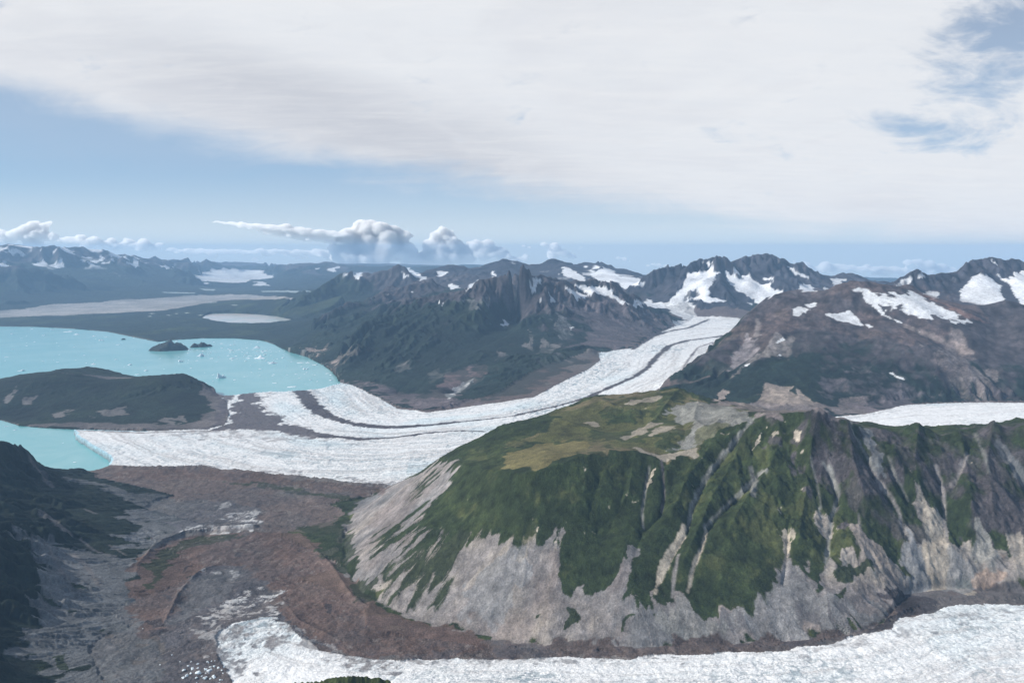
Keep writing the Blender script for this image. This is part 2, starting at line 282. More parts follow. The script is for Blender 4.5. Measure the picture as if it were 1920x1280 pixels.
def solve():
    h = None
    for f in (32, 16, 8, 4, 2, 1):
        nr, nc = max(NRs // f, 8), max(NCs // f, 8)
        ky, kx = (nr - 1) / (LR1 - LR0), (nc - 1) / (TH1 - TH0)
        iy = np.rint(SV * ky).astype(int); ix = np.rint(SU * kx).astype(int)
        ok = (iy >= 0) & (iy < nr) & (ix >= 0) & (ix < nc); idx = iy[ok] * nc + ix[ok]
        cnt = np.bincount(idx, minlength=nr * nc).reshape(nr, nc)
        val = (np.bincount(idx, weights=SZ[ok], minlength=nr * nc).reshape(nr, nc) / np.maximum(cnt, 1))
        fix = cnt > 0
        h = np.full((nr, nc), 200.0) if h is None else resize(h, nr, nc)
        h[fix] = val[fix]
        cb = (np.add.outer(np.arange(nr), np.arange(nc)) % 2).astype(bool)
        om = 1.85
        for it in range(260 if f > 2 else 160):
            for c in (cb, ~cb):
                p = np.pad(h, 1, mode='edge')
                n = (p[:-2, 1:-1] + p[2:, 1:-1] + p[1:-1, :-2] + p[1:-1, 2:]) / 4
                m = c & ~fix
                h[m] += (om * (n - h))[m]
            if it % 100 == 99: om = 1.6
    # nearest label
    lab = np.full((nr, nc), -1); lab[iy[ok], ix[ok]] = SL[ok]
    for it in range(400):
        e = lab < 0
        if not e.any(): break
        p = np.pad(lab, 1, mode='edge')
        for s in (p[:-2, 1:-1], p[1:-1, :-2], p[2:, 1:-1], p[1:-1, 2:]):
            m = e & (lab < 0) & (s >= 0); lab[m] = s[m]
    return h.astype(np.float32), lab
hs, labs_ = solve()
tick('solve')
h = resize(hs, NR, NC).astype(np.float32)
yy = np.rint(np.linspace(0, NRs - 1, NR)).astype(int); xx = np.rint(np.linspace(0, NCs - 1, NC)).astype(int)
lab = labs_[yy][:, xx].astype(np.int8)
rng = np.random.default_rng(7)
ss_ = lambda x, a, b: np.clip((x - a) / (b - a), 0, 1)
def lat_noise(step_r, step_t, seed, shear=0.0):          # smooth lattice noise, -1..1 (steps in cells)
    g = np.random.default_rng(seed)
    nr, nc = int(NR / step_r) + 4, int(NC / step_t) + 4
    a = g.uniform(-1, 1, (nr, nc)).astype(np.float32)
    def W(n, st, off):
        x = np.arange(n) / st + off + 1; i = x.astype(int); f = (x - i).astype(np.float32)
        return i, f
    def interp(a, i, f, ax):                             # cubic b-spline
        w0 = (1 - f) ** 3 / 6; w1 = (3 * f ** 3 - 6 * f ** 2 + 4) / 6; w2 = (-3 * f ** 3 + 3 * f ** 2 + 3 * f + 1) / 6; w3 = f ** 3 / 6
        sh = (-1, 1) if ax == 0 else (1, -1)
        N = a.shape[ax]
        tk = lambda k: np.take(a, np.minimum(i + k, N - 1), axis=ax)
        return tk(-1) * w0.reshape(sh) + tk(0) * w1.reshape(sh) + tk(1) * w2.reshape(sh) + tk(2) * w3.reshape(sh)
    b = interp(a, *W(NR, step_r, g.random() * .9), 0)
    return interp(b, *W(NC, step_t, g.random() * .9), 1) * 1.9
def fbm(step, octs, seed, gain=.5, ridged=False, asp=1.0):
    o = 0; amp = 1; s = step / Q
    tot = 0
    for k in range(octs):
        if s < 1.2: break
        n = lat_noise(max(s * asp, 1.01), s, seed + k * 13)
        if ridged: n = 1 - 2 * np.abs(n)
        o = o + n * amp; tot += amp; amp *= gain; s *= .5
    return (o / tot).astype(np.float32)
zz = lambda k: (k)
def polyz(poly, zv=0.0):
    p = [(a[0], a[1], zv if len(a) < 3 else a[2]) for a in poly]
    return grid_of('z', densify(p + p[:1])[:-1])
def gm(poly, zv=0.0, warp=2.0, seed=5):
    v, u, _ = polyz(poly, zv)
    m = polymask(v, u, (NR, NC))
    if warp:
        n1 = (wn[0] * warp).astype(np.int32); n2 = (wn[1] * warp).astype(np.int32)
        I, J = np.nonzero(m | True) if False else (None, None)
        ii = np.clip(np.arange(NR)[:, None] + n1, 0, NR - 1); jj = np.clip(np.arange(NC)[None] + n2, 0, NC - 1)
        m = m[ii, jj]
    return m
wn = (fbm(40, 5, 901, .6), fbm(40, 5, 902, .6))
mk_ice = gm(GL_MAIN, warp=2.5 / Q); mk_gr = gm(GL_RIGHT, warp=2.5 / Q); mk_gf = gm(GL_FRONT, warp=13 / Q)
mk_lake = gm(LAKE, 0, 3 / Q) | gm(LAKE2, 0, 3 / Q); mk_pond = gm(POND, 25, 2 / Q)
ice = mk_ice | mk_gr | mk_gf
kn_ = lab == LABS.index('knoll'); mk_gf &= ~kn_; ice &= ~kn_
mk_lake &= ~ice
L = {n: i for i, n in enumerate(LABS)}
isl = lambda *n: np.isin(lab, [L[k] for k in n])
tick('masks')
mount = isl('near','lefthill','knob','centre','hump','backleft','rear','massif','brown','farright','farleft','farmid','distant','knoll') & ~ice & ~mk_lake & ~mk_pond
mw = blur(mount.astype(np.float32), int(8 / Q))
# distance-ish weight away from the flat ground: relief above local base
fl = ~mount
base = h.copy()
small = resize(h, NRs, NCs)
rough = (fbm(170, 7, 11, .55, True) * .65 + fbm(60, 5, 31, .5, True) * .35)
amp = cell / Q * 26                                       # metres, grows with distance like the cells do
slope = np.hypot(*np.gradient(blur(h, int(10 / Q)))) / cell
sw = np.clip(slope / .5, 0, 1.2)
gainr = np.ones(len(LABS), np.float32)
for k_, v_ in {'near':.42,'centre':1.1,'backleft':1.4,'rear':1.1,'massif':.85,'brown':.6,'farright':.55,'farleft':1.2,'hump':1.0,'knob':.7,'lefthill':.45}.items(): gainr[L[k_]] = v_
gr_ = resize(blur(gainr[labs_], 12), NR, NC).astype(np.float32)
gr_ = gr_ * (1 + .15 * ss_(th, .08, .3)[None] * (lab == L['near']) * ss_(R2, 3300, 3700))
# keep the crest outlines: less relief noise close to the mapped crest lines
cr_ = np.zeros((NRs, NCs), np.float32)
V_, U_ = [], []
for kind_, lab_, pts_ in LINES:
    if kind_ == 'r':
        a_ = np.array([pt('r', p) for p in densify(pts_)])
        for k_ in range(len(a_) - 1):
            n_ = int(np.abs(a_[k_ + 1, :2] - a_[k_, :2]).max() / (DS * .5)) + 2; t_ = np.linspace(0, 1, n_)[:, None]
            q_ = a_[k_] * (1 - t_) + a_[k_ + 1] * t_; V_.append(q_[:, 1] - LR0); U_.append(q_[:, 0] - TH0)
V_ = np.rint(np.concatenate(V_) / DS).astype(int); U_ = np.rint(np.concatenate(U_) / DS).astype(int)
ok_ = (V_ >= 0) & (V_ < NRs) & (U_ >= 0) & (U_ < NCs); cr_[V_[ok_], U_[ok_]] = 1
nearcr = np.zeros_like(cr_); e_ = cr_ > 0; STEPS = 12
for k_ in range(STEPS):
    nearcr = np.where(e_ & (nearcr == 0), 1 - k_ / STEPS, nearcr); p_ = np.pad(e_, 1)
    e_ = e_ | p_[:-2, 1:-1] | p_[2:, 1:-1] | p_[1:-1, :-2] | p_[1:-1, 2:]
crw = resize(blur(nearcr, 3), NR, NC).astype(np.float32)
h = h + rough * amp * mw * np.clip(sw + .15, 0, 1.2) * gr_ * (1 - .85 * crw)
crag = fbm(20, 5, 131, .62, True, .8); crag2 = fbm(34, 5, 133, .6, True, 1.3)
h = h + (crag * 1.1 + crag2 * 1.3) * cell / Q * mw * np.clip(sw, 0, 1.2) * np.where(lab == L['near'], (2.8 * ss_(th, .02, .28)[None] + .75) * ss_(R2, 3350, 3750), np.where(lab == L['brown'], 1.35, 1.6)) * (1 - .4 * crw)
tick('noise finite %s %.0f %.0f' % (np.isfinite(h).all(), hs.min(), hs.max()))

def erode(hc, wgt, n, T, batches, seed, er=.25, dep=.25, cap=5.0, inertia=.05):
    g = np.random.default_rng(seed); nr, nc = hc.shape
    src = np.flatnonzero(wgt > .5); n = int(len(src) * n)
    hf = hc.ravel().copy(); wf = wgt.ravel()
    for b in range(batches):
        s = src[g.integers(0, len(src), n)]
        y = (s // nc + g.random(n)).astype(np.float32); x = (s % nc + g.random(n)).astype(np.float32)
        dy = np.zeros(n, np.float32); dx = dy.copy(); wa = np.ones(n, np.float32); sp = wa.copy(); sed = np.zeros(n, np.float32)
        for t in range(T):
            y = np.clip(y, 1, nr - 3.01); x = np.clip(x, 1, nc - 3.01)
            iy = y.astype(np.int32); ix = x.astype(np.int32); fy = y - iy; fx = x - ix; k = iy * nc + ix
            a, b_, c, d = hf[k], hf[k + 1], hf[k + nc], hf[k + nc + 1]
            gx = (b_ - a) * (1 - fy) + (d - c) * fy; gy = (c - a) * (1 - fx) + (d - b_) * fx
            hh = a * (1 - fx) * (1 - fy) + b_ * fx * (1 - fy) + c * (1 - fx) * fy + d * fx * fy
            dx = dx * inertia - gx * (1 - inertia); dy = dy * inertia - gy * (1 - inertia)
            ln = np.sqrt(dx * dx + dy * dy) + 1e-6; dx /= ln; dy /= ln
            y2 = np.clip(y + dy, 1, nr - 3.01); x2 = np.clip(x + dx, 1, nc - 3.01)
            jy = y2.astype(np.int32); jx = x2.astype(np.int32); gy2 = y2 - jy; gx2 = x2 - jx; k2 = jy * nc + jx
            h2 = hf[k2] * (1 - gx2) * (1 - gy2) + hf[k2 + 1] * gx2 * (1 - gy2) + hf[k2 + nc] * (1 - gx2) * gy2 + hf[k2 + nc + 1] * gx2 * gy2
            dh = h2 - hh
            cp = np.maximum(-dh, .01) * sp * wa * cap
            up = dh > 0
            am = np.where(up, -np.minimum(dh, sed), np.where(sed > cp, -(sed - cp) * dep, np.minimum((cp - sed) * er, -dh)))
            am *= wf[k]
            sed += am
            v = -am
            kk = np.concatenate([k, k + 1, k + nc, k + nc + 1])
            vv = np.concatenate([v * (1 - fx) * (1 - fy), v * fx * (1 - fy), v * (1 - fx) * fy, v * fx * fy])
            hf += np.clip(np.bincount(kk, weights=vv, minlength=nr * nc), -.25, .25).astype(np.float32)
            sp = np.sqrt(np.maximum(sp * sp * .9 - dh * 1.0, .05)); sp = np.minimum(sp, 4)
            wa *= .985
            y, x = y2, x2
    return hf.reshape(nr, nc)
ew = np.ones(len(LABS), np.float32)
for k_, v_ in {'near':.3,'lefthill':.6,'knob':.5,'hump':.6,'massif':.7,'brown':.5,'farright':.6}.items(): ew[L[k_]] = v_
ew_ = resize(blur(ew[labs_], 6), NR, NC).astype(np.float32)
tal_ = ss_(300 + 60 * fbm(80, 3, 401) - h, 0, 120) * (lab == L['near'])
ew_ = ew_ * (1 - .85 * blur(tal_.astype(np.float32), 4))
left_ = ss_(th, .05, .35)[None] * (lab == L['near']); ew_ = ew_ * (1 + .25 * left_)
mw0 = mw
mw = mw * ew_
def erode_at(h, f, n, T, batches, seed, rmax, nf=1.0, **kw):
    nr = int((math.log(rmax) - LR0) / D); nr = min(nr, NR)
    sub = h[:nr]; a = resize(blur(sub, 1) if f > 1 else sub, max(nr // f, 4), max(NC // f, 4)) if f > 1 else sub.copy()
    sc_ = resize(np.repeat(cell[:nr], 2, 1).astype(np.float32), a.shape[0], a.shape[1]) * f
    w8 = resize(np.clip(mw[:nr] * np.where(lab[:nr] == L['near'], nf, 1), 0, 1).astype(np.float32), *a.shape)
    hc = a / sc_
    e = erode(hc, w8, n, T, batches, seed, **kw)
    dlt = (e - hc) * sc_
    out = h.copy(); out[:nr] += resize(dlt.astype(np.float32), nr, NC) * np.clip(mw0[:nr], 0, 1)
    return out
if os.environ.get('NOERO') is None:
    h = erode_at(h, 4, .06, 60, 12, 1, 60000, .35)
    tick('erode4')
    h = erode_at(h, 2, .06, 50, 8, 2, 45000, 1.1)
    tick('erode2')
    if Q < 1.6:
        h = erode_at(h, 1, .06, 45, 6, 3, 20000, 1.15)
    tick('erode1')
mw = mw0
# put the mapped crests back where wear lowered them
def crest_restore(h):
    A = np.zeros(NR * NC, np.float32); Wt = np.zeros(NR * NC, np.float32)
    for kind_, lab_, pts_ in LINES:
        if kind_ != 'r': continue
        a_ = np.array([pt('r', p) for p in densify(pts_, 8)])
        for k_ in range(len(a_) - 1):
            n_ = int(np.abs(a_[k_ + 1, :2] - a_[k_, :2]).max() / (D * .7)) + 2; t_ = np.linspace(0, 1, n_)[:, None]
            q_ = a_[k_] * (1 - t_) + a_[k_ + 1] * t_
            i_ = np.rint((q_[:, 1] - LR0) / D).astype(int); j_ = np.rint((q_[:, 0] - TH0) / D).astype(int)
            ok = (i_ >= 0) & (i_ < NR) & (j_ >= 0) & (j_ < NC); idx = i_[ok] * NC + j_[ok]
            A[idx] = q_[ok, 2] - h.ravel()[idx]; Wt[idx] = 1
    A = A.reshape(NR, NC); Wt = Wt.reshape(NR, NC); fin = isl('massif', 'rear', 'farright', 'backleft', 'farleft', 'brown', 'farmid')
    for n_, w_ in ((int(420 / Q / Q), 1.0), (int(120 / Q / Q), 1.0), (int(30 / Q), .8), (int(7 / Q), 1.0), (int(2 / Q), .8)):
        if n_ < 9: A = A * fin; Wt = Wt * fin
        a1, w1 = blur(A * Wt, n_), blur(Wt, n_); pk = w1.max() * .5
        c = a1 / np.maximum(w1, 1e-6) * np.clip(w1 / pk * 1.6, 0, 1)
        h = h + c; A = A - c
    return h
h = crest_restore(crest_restore(h)).astype(np.float32)
tick('crests')
# keep land above water, lake bed below
h = np.where(mk_lake, -25, h); h = np.where(mk_pond, 17, h)
land = ~mk_lake & ~mk_pond
h = np.where(land & ~ice & (h < 1.5) & (R2 < 26000), 1.5, h)
hum = fbm(24, 5, 77, .6)
flat = land & ~ice & ~mount
near_fl = np.clip((12000 - R2) / 6000, 0, 1)
h = h + flat * hum * 13 * near_fl + flat * (1 - near_fl) * (hum + .3) * 5
gl = fbm(10, 4, 88, .7)
h = h + ice * gl * 5 * np.clip((15000 - R2) / 9000 + .3, 0, 1)
h = np.where(ice, np.maximum(h, 22), h).astype(np.float32)
SLO = (h - H) / R2; CM = np.maximum.accumulate(SLO, axis=0)
def hit(x, y):                                           # first ground a sight line through a photo pixel meets
    t, s = ray(x, y); j = (t - TH0) / D; jc = min(max(int(round(j)), 0), NC - 1)
    i = int(np.searchsorted(CM[:, jc], s)); return float(min(i, NR - 1)), j
def carve(pts, wid, dep):
    q = np.array([hit(p[0], p[1]) for p in densify(pts, 6)]); wid = wid / Q; R_ = int(wid * 4) + 2
    i0, i1 = max(int(q[:, 0].min()) - R_, 0), min(int(q[:, 0].max()) + R_, NR); j0, j1 = max(int(q[:, 1].min()) - R_, 0), min(int(q[:, 1].max()) + R_, NC)
    Y, X = np.mgrid[i0:i1, j0:j1].astype(np.float32); best = np.zeros(Y.shape, np.float32); n = len(q) - 1
    for k, (a, b) in enumerate(zip(q[:-1], q[1:])):
        vy, vx = b - a; l2 = vy * vy + vx * vx + 1e-6; t = np.clip(((Y - a[0]) * vy + (X - a[1]) * vx) / l2, 0, 1)
        d2 = (Y - a[0] - t * vy) ** 2 + (X - a[1] - t * vx) ** 2; f = min(1, 4 * (k + 1) / n, 3 * (n - k) / n)
        w_ = wid * (.5 + .5 * (k + 1) / n); best = np.maximum(best, np.exp(-np.sqrt(d2) / w_) * f)
    h[i0:i1, j0:j1] += (best * dep).astype(np.float32)
for pts, wd, dp in (([(1412,785),(1380,825),(1350,860),(1330,885),(1308,925),(1296,955),(1290,990),(1262,1040),(1240,1090)], 9, -34), ([(1437,880),(1412,902),(1385,928),(1350,960),(1322,995),(1304,1060),(1290,1100)], 8, -28),
    ([(1545,850),(1560,890),(1573,930),(1560,965),(1555,1000),(1548,1070)], 8, -34), ([(1600,800),(1622,850),(1640,885),(1672,935),(1686,962),(1690,985)], 10, -40), ([(1756,878),(1768,920),(1772,960),(1770,1000)], 8, -34), ([(1825,820),(1800,885),(1785,912),(1772,940)], 7, -24),
    ([(1875,825),(1900,860),(1930,910),(1950,960)], 8, -34), ([(1250,862),(1243,890),(1246,930),(1240,960),(1205,990),(1190,1040)], 7, -26), ([(1217,878),(1210,920),(1204,970)], 5, -16), ([(1665,858),(1675,885),(1690,915),(1703,940)], 7, -24),
    ([(1500,870),(1530,930),(1545,1000)], 6, -16), ([(1478,985),(1475,1050),(1468,1090)], 5, -14), ([(1130,880),(1110,940),(1100,1000)], 8, -10), ([(1180,880),(1160,960),(1130,1010)], 6, -10),
    ([(1535,770),(1520,850),(1512,920),(1500,1000),(1492,1050)], 11, 30), ([(1590,800),(1600,870),(1620,940),(1625,1000)], 9, 24), ([(1722,806),(1715,870),(1725,930)], 10, 26), ([(1800,815),(1812,880),(1822,950),(1835,1000)], 9, 24), ([(1863,795),(1850,870),(1860,960),(1870,1000)], 9, 24),
    ([(1120,745),(1150,765),(1190,775),(1240,770)], 10, 14), ([(1270,730),(1255,755),(1230,790),(1190,812)], 9, 16), ([(1310,745),(1300,790),(1330,812)], 8, 14), ([(1040,785),(1080,800),(1130,815)], 8, 12), ([(1400,772),(1350,790),(1300,835)], 7, 12), ([(1200,760),(1210,800),(1160,830)], 8, -10), ([(1275,775),(1285,810),(1270,845)], 7, -10), ([(960,800),(1010,815),(1060,818)], 8, 8),
    ([(250,1100),(258,1060),(290,1025),(345,1004),(420,996),(490,990),(560,985)], 5, 26), ([(300,1180),(318,1150),(335,1115),(372,1075),(430,1052)], 5, 12), ([(520,1110),(560,1165),(640,1205),(760,1222)], 5, 10), ([(560,1000),(620,1060),(660,1120),(720,1160)], 6, 10), ([(400,902),(480,908),(560,918),(640,930),(690,934)], 4, 12), ([(215,890),(300,890),(450,898),(600,912),(700,922)], 4, 9), ([(340,940),(440,938),(500,950)], 5, 10),
    ([(1340,830),(1290,900),(1262,960),(1250,1000)], 9, 16), ([(1400,800),(1375,870),(1340,930),(1310,990),(1270,1080)], 9, 20), ([(1470,800),(1450,870),(1400,940),(1360,1010),(1350,1090)], 10, 20), ([(1190,855),(1180,920),(1150,980)], 9, 12)):
    carve(pts, wd * .85, dp * 1.35)
tick('relief')

# first thing a photo pixel meets -> map position
SLO = (h - H) / R2
CM = np.maximum.accumulate(SLO, axis=0)
def hit(x, y):
    t, s = ray(x, y); j = (t - TH0) / D; jc = min(max(int(round(j)), 0), NC - 1)
    i = int(np.searchsorted(CM[:, jc], s)); return float(min(i, NR - 1)), j
# ------------------------------------------------------------------ colours
C = lambda *v: np.array(v, np.float32)
ss = lambda x, a, b: np.clip((x - a) / (b - a), 0, 1)
hb = blur(h, int(6 / Q)); gy_, gx_ = np.gradient(hb); sl = np.hypot(gy_, gx_) / cell; g_ = np.hypot(gy_, gx_) + 1e-3
# downhill streak field: noise carried along the fall line
uy, ux = (-gy_ / g_).astype(np.float32), (-gx_ / g_).astype(np.float32)
IY, IX = np.mgrid[0:NR, 0:NC].astype(np.int32)
def streak(seed, base, levels):
    f = np.random.default_rng(seed).uniform(-1, 1, (NR, NC)).astype(np.float32)
    if base > 1: f = fbm(base, 2, seed, .6) * 2
    f = f - f.mean(); dy, dx = uy * 1.3, ux * 1.3
    for k in range(levels):
        jy = np.clip(IY + np.rint(dy).astype(np.int32), 0, NR - 1); jx = np.clip(IX + np.rint(dx).astype(np.int32), 0, NC - 1)
        f = f + f[jy, jx]; dy, dx = dy + dy[jy, jx], dx + dx[jy, jx]
    return f / f.std()
st1 = streak(5, 0, 5); st2 = streak(6, 5, 5)
tick('streaks')
nA = fbm(60, 6, 301, .6); nB = fbm(16, 4, 302, .65); nC_ = fbm(5, 3, 303, .7); nA /= nA.std(); nB /= nB.std(); nC_ /= nC_.std()
nB2 = fbm(16, 4, 402, .65); nC2 = fbm(5, 3, 403, .7); nB2 /= nB2.std(); nC2 /= nC2.std()
nr_ = st1 * .6 + st2 * .6
rnd = np.random.default_rng(9).normal(0, 1, (NR, NC)).astype(np.float32)
def mask(poly, soft=3, field=None, amt=1.0, z=None):     # ragged-edged patch on the ground -> weight map and its window
    if z is None: q = np.array([hit(p[0], p[1]) for p in densify(list(poly) + [poly[0]], 12)[:-1]])
    else:
        v, u, _ = polyz(poly, z); q = np.stack([v, u], 1)
    pad = int(soft * 4 / Q) + 3
    i0, i1 = max(int(q[:, 0].min()) - pad, 0), min(int(q[:, 0].max()) + pad + 1, NR)
    j0, j1 = max(int(q[:, 1].min()) - pad, 0), min(int(q[:, 1].max()) + pad + 1, NC)
    if i1 - i0 < 3 or j1 - j0 < 3: return None
    m = polymask(q[:, 0] - i0, q[:, 1] - j0, (i1 - i0, j1 - j0)).astype(np.float32)
    W = (slice(i0, i1), slice(j0, j1))
    if soft:
        a_ = soft * 1.0 * amt / Q; a0 = np.arange(i1 - i0)[:, None]; a1 = np.arange(j1 - j0)[None]
        oy = nB[W] * a_ + nC_[W] * a_ * .35; ox = (nB2[W] * a_ + nC2[W] * a_ * .35)
        if field is nr_: oy = oy * .4 + uy[W] * (st2[W] * .8 + st1[W] * .4) * a_ * 2.4; ox = ox * .4 + ux[W] * (st2[W] * .8 + st1[W] * .4) * a_ * 2.4
        m = m[np.clip(a0 + oy.astype(np.int32), 0, i1 - i0 - 1), np.clip(a1 + ox.astype(np.int32), 0, j1 - j0 - 1)]
        m = blur(m, max(int(soft * soft / 3), 1))
        f = (nB * .6 + nC_ * .5 if field is None else field)[W]
        m = ss(m + f * .22 * amt * (m > .02) * (m < .98), .38, .62)
    return m, W
def line(pts, wpx, amt=1.0, soft=1.0, field=None):       # ragged line on the ground, width in metres along it
    q = np.array([hit(p[0], p[1]) for p in densify(pts, 6)]); wid = wpx / Q
    i0, i1 = max(int(q[:, 0].min() - wid * 2) - 3, 0), min(int(q[:, 0].max() + wid * 2) + 4, NR)
    j0, j1 = max(int(q[:, 1].min() - wid * 2) - 3, 0), min(int(q[:, 1].max() + wid * 2) + 4, NC)
    m = np.zeros((i1 - i0, j1 - j0), np.float32)
    d = np.full(m.shape, 1e9, np.float32); Y, X = np.mgrid[i0:i1, j0:j1].astype(np.float32)
    for a, b in zip(q[:-1], q[1:]):
        vy, vx = b - a; l2 = vy * vy + vx * vx + 1e-6; t = np.clip(((Y - a[0]) * vy + (X - a[1]) * vx) / l2, 0, 1)
        d = np.minimum(d, (Y - a[0] - t * vy) ** 2 + (X - a[1] - t * vx) ** 2)
    d = np.sqrt(d); W = (slice(i0, i1), slice(j0, j1))
    f = (nB * .5 + nC_ * .5 if field is None else field)[W]
    return ss(wid * (1 + .35 * f * amt) - d, -soft, soft), W
def put(mw_, c, k=1.0, where=None, vary=0.0):
    if mw_ is None: return
    m, W = mw_; m = m * k
    if where is not None: m = m * where[W]
    cc = np.asarray(c, np.float32)
    if vary: cc = cc * (1 + vary * (nB[W] * .5 + rnd[W] * .5))[..., None]
    col[W] = col[W] * (1 - m[..., None]) + cc * m[..., None]
def tone(cond, c):                                       # blend everywhere by a weight map
    global col
    col += (np.asarray(c, np.float32) - col) * cond[..., None].astype(np.float32)
VEG, VEG2, GRASS, MEADOW = C(.030, .043, .016), C(.052, .068, .024), C(.105, .105, .04), C(.17, .145, .06)
FOR = C(.017, .026, .018); VEGF = C(.014, .023, .018)
ROCK, ROCKD, ROCKR = C(.088, .076, .080), C(.05, .045, .05), C(.13, .10, .09)
SCREE, SCREEB, SCREEG, BEIGE = C(.265, .242, .23), C(.215, .22, .225), C(.25, .245, .225), C(.46, .40, .32)
MOR, MORR, MORD = C(.132, .102, .092), C(.140, .092, .076), C(.058, .05, .054)
DEB, SNOW, ICE, ICEB = C(.12, .115, .125), C(.80, .81, .82), C(.74, .74, .73), C(.50, .66, .71)
col = np.zeros((NR, NC, 3), np.float32); col[:] = MOR
RB = C(.042, .041, .050)
# default cover by place
elev = h
def cover(sel, rock, veg, vline, soft=180, rockd=ROCKD, screeamt=.5):
    sel = sel.astype(np.float32)
    tone(sel, rock)
    tone(sel * ss(nB + st2 * .5, .2, 1.5) * .7, rockd)
    tone(sel * ss(nA, .3, 1.8) * .5, rock * 1.5)
    v = ss(vline - elev + nA * soft * .8 + nB * soft * .5 + st2 * soft * .25, -soft * .35, soft * .35)
    tone(sel * v, veg)
    tone(sel * v * ss(nA + nB * .5, .2, 1.6) * .3, VEG)
    tone(sel * ss(st1 * .5 + st2 * .8 - .9 * v, 1.1, 1.9) * screeamt, SCREE)
for n_, rk_, vl_ in (('centre', ROCK * .78, 820), ('backleft', ROCK * .75, 800), ('hump', ROCK, 520), ('rear', RB, 450), ('massif', RB, 500), ('farright', RB * 1.2, 500), ('brown', ROCK * .85, 700), ('farleft', ROCK * .75, 1150), ('farmid', ROCK, 1000), ('distant', ROCK, 600), ('knob', ROCK, 900), ('lefthill', ROCK, 1500), ('knoll', ROCK, 3000)):
    cover(isl(n_), rk_, VEG2 if n_ == 'knoll' else VEGF if n_ not in ('knob', 'lefthill') else FOR, vl_, screeamt=.12 if n_ in ('knob', 'lefthill', 'knoll', 'brown') else .4)
sn_ = isl('farleft', 'farmid', 'rear', 'backleft', 'distant').astype(np.float32)
tone(sn_ * ss(st2 * .6 + nB * .7 + nA * .4 + np.clip((elev - 1350) / 700, -1, .6), 1.05, 1.35) * ss(elev, 950, 1200), SNOW)
sel = isl('near').astype(np.float32)
tone(sel, VEG); tone(sel * ss(nA + nB * .6, -.2, 1.6) * .7, VEG2); tone(sel * ss(nA * .6 + nB + st2 * .4, 1.0, 2.4) * .4, GRASS)
tick('cover')
# forest plain, moraine
tone(isl('forest').astype(np.float32), FOR); tone(isl('forest') * ss(nB + nA, .8, 2.2) * .4, VEG2)
mr = (isl('moraine') | (lab == L['ice'])).astype(np.float32)
tone(mr, MOR); tone(mr * ss(nB + nC_ * .5, .4, 1.8) * .5, MORD); tone(mr * ss(nA, .2, 1.6) * .5, SCREEG * .7)
tone(isl('farice').astype(np.float32), C(.10, .11, .11))

# ---- near mountain
nA2_ = fbm(45, 4, 808, .6); nA2_ /= nA2_.std()
plat = [(1040,775),(1060,765),(1120,742),(1270,729),(1350,759),(1400,771),(1410,785),(1360,800),(1325,832),(1290,852),(1255,862),(1190,846),(1140,843),(1095,852),(1040,832),(985,828),(960,838),(950,830),(1000,815),(1040,795)]
put(mask(plat, 5), GRASS * 1.0, .9, vary=.25); put(mask(plat, 5), C(.16, .125, .075), .7, where=ss(nA2_ + nB * .5, 0, 1.2)); put(mask(plat, 5, amt=3, field=nA), VEG, .8, where=ss(nB + nA * .6, .7, 1.2))
put(mask([(955,850),(1000,836),(1060,826),(1110,828),(1095,848),(1060,868),(1010,880),(970,876),(948,862)], 5), MEADOW, .9, vary=.15)
put(mask([(1270,762),(1310,752),(1350,760),(1405,775),(1412,788),(1370,800),(1335,822),(1290,842),(1262,838),(1285,812),(1300,795),(1275,780)], 5), SCREEG * .95, .85, vary=.12)
put(mask([(1310,800),(1350,795),(1365,800),(1330,825),(1295,835)], 3), GRASS, .7)
put(mask([(1185,836),(1215,848),(1240,852),(1290,842),(1310,838),(1300,850),(1262,862),(1240,862),(1225,855),(1200,850)], 3), BEIGE * .8, .85)
for p in ([(1180,757),(1215,748),(1245,742),(1225,755),(1195,764)], [(1190,808),(1225,792),(1245,790),(1215,806),(1168,822),(1160,818)], [(1235,800),(1270,798),(1240,812),(1215,815)], [(1110,790),(1135,800),(1115,803),(1090,795)]):
    put(mask(p, 2.5), BEIGE * .72, .8)
for p in ([(1220,815),(1265,808),(1262,835),(1228,838)], [(1140,775),(1180,765),(1200,780),(1170,795),(1140,790)], [(1240,740),(1270,733),(1300,745),(1285,757),(1250,755)]):
    put(mask(p, 4, amt=2), VEG * 1.1, .8)
# right part: rock and brush in the gullies
rt = [(1410,775),(1540,768),(1620,800),(1760,812),(1865,792),(2080,790),(2080,1060),(1880,1010),(1800,1010),(1760,960),(1700,990),(1640,1000),(1580,960),(1530,880),(1500,830)]
put(mask(rt, 6, amt=1.5), ROCK * .95, .75, where=ss(nB * .7 + nA * .7 + st2 * .3, -.1, .9), vary=.25)
rt2 = [(1500,780),(1540,768),(1620,802),(1760,814),(1865,792),(2080,790),(2080,1060),(1900,1010),(1850,1010),(1800,940),(1700,900),(1600,900),(1560,960),(1530,880)]
put(mask(rt2, 8, amt=1.5), ROCK * .95, .8, where=ss(nB + st2 * .4 + nA * .4, -1.2, .1), vary=.3)
put(mask(rt2, 8), MORD, .6, where=ss(st2 + nC_ * .3, .4, 1.6))
put(mask([(1508,775),(1540,768),(1548,800),(1540,850),(1555,900),(1530,880),(1520,850)], 3), ROCKD, .8, vary=.3)
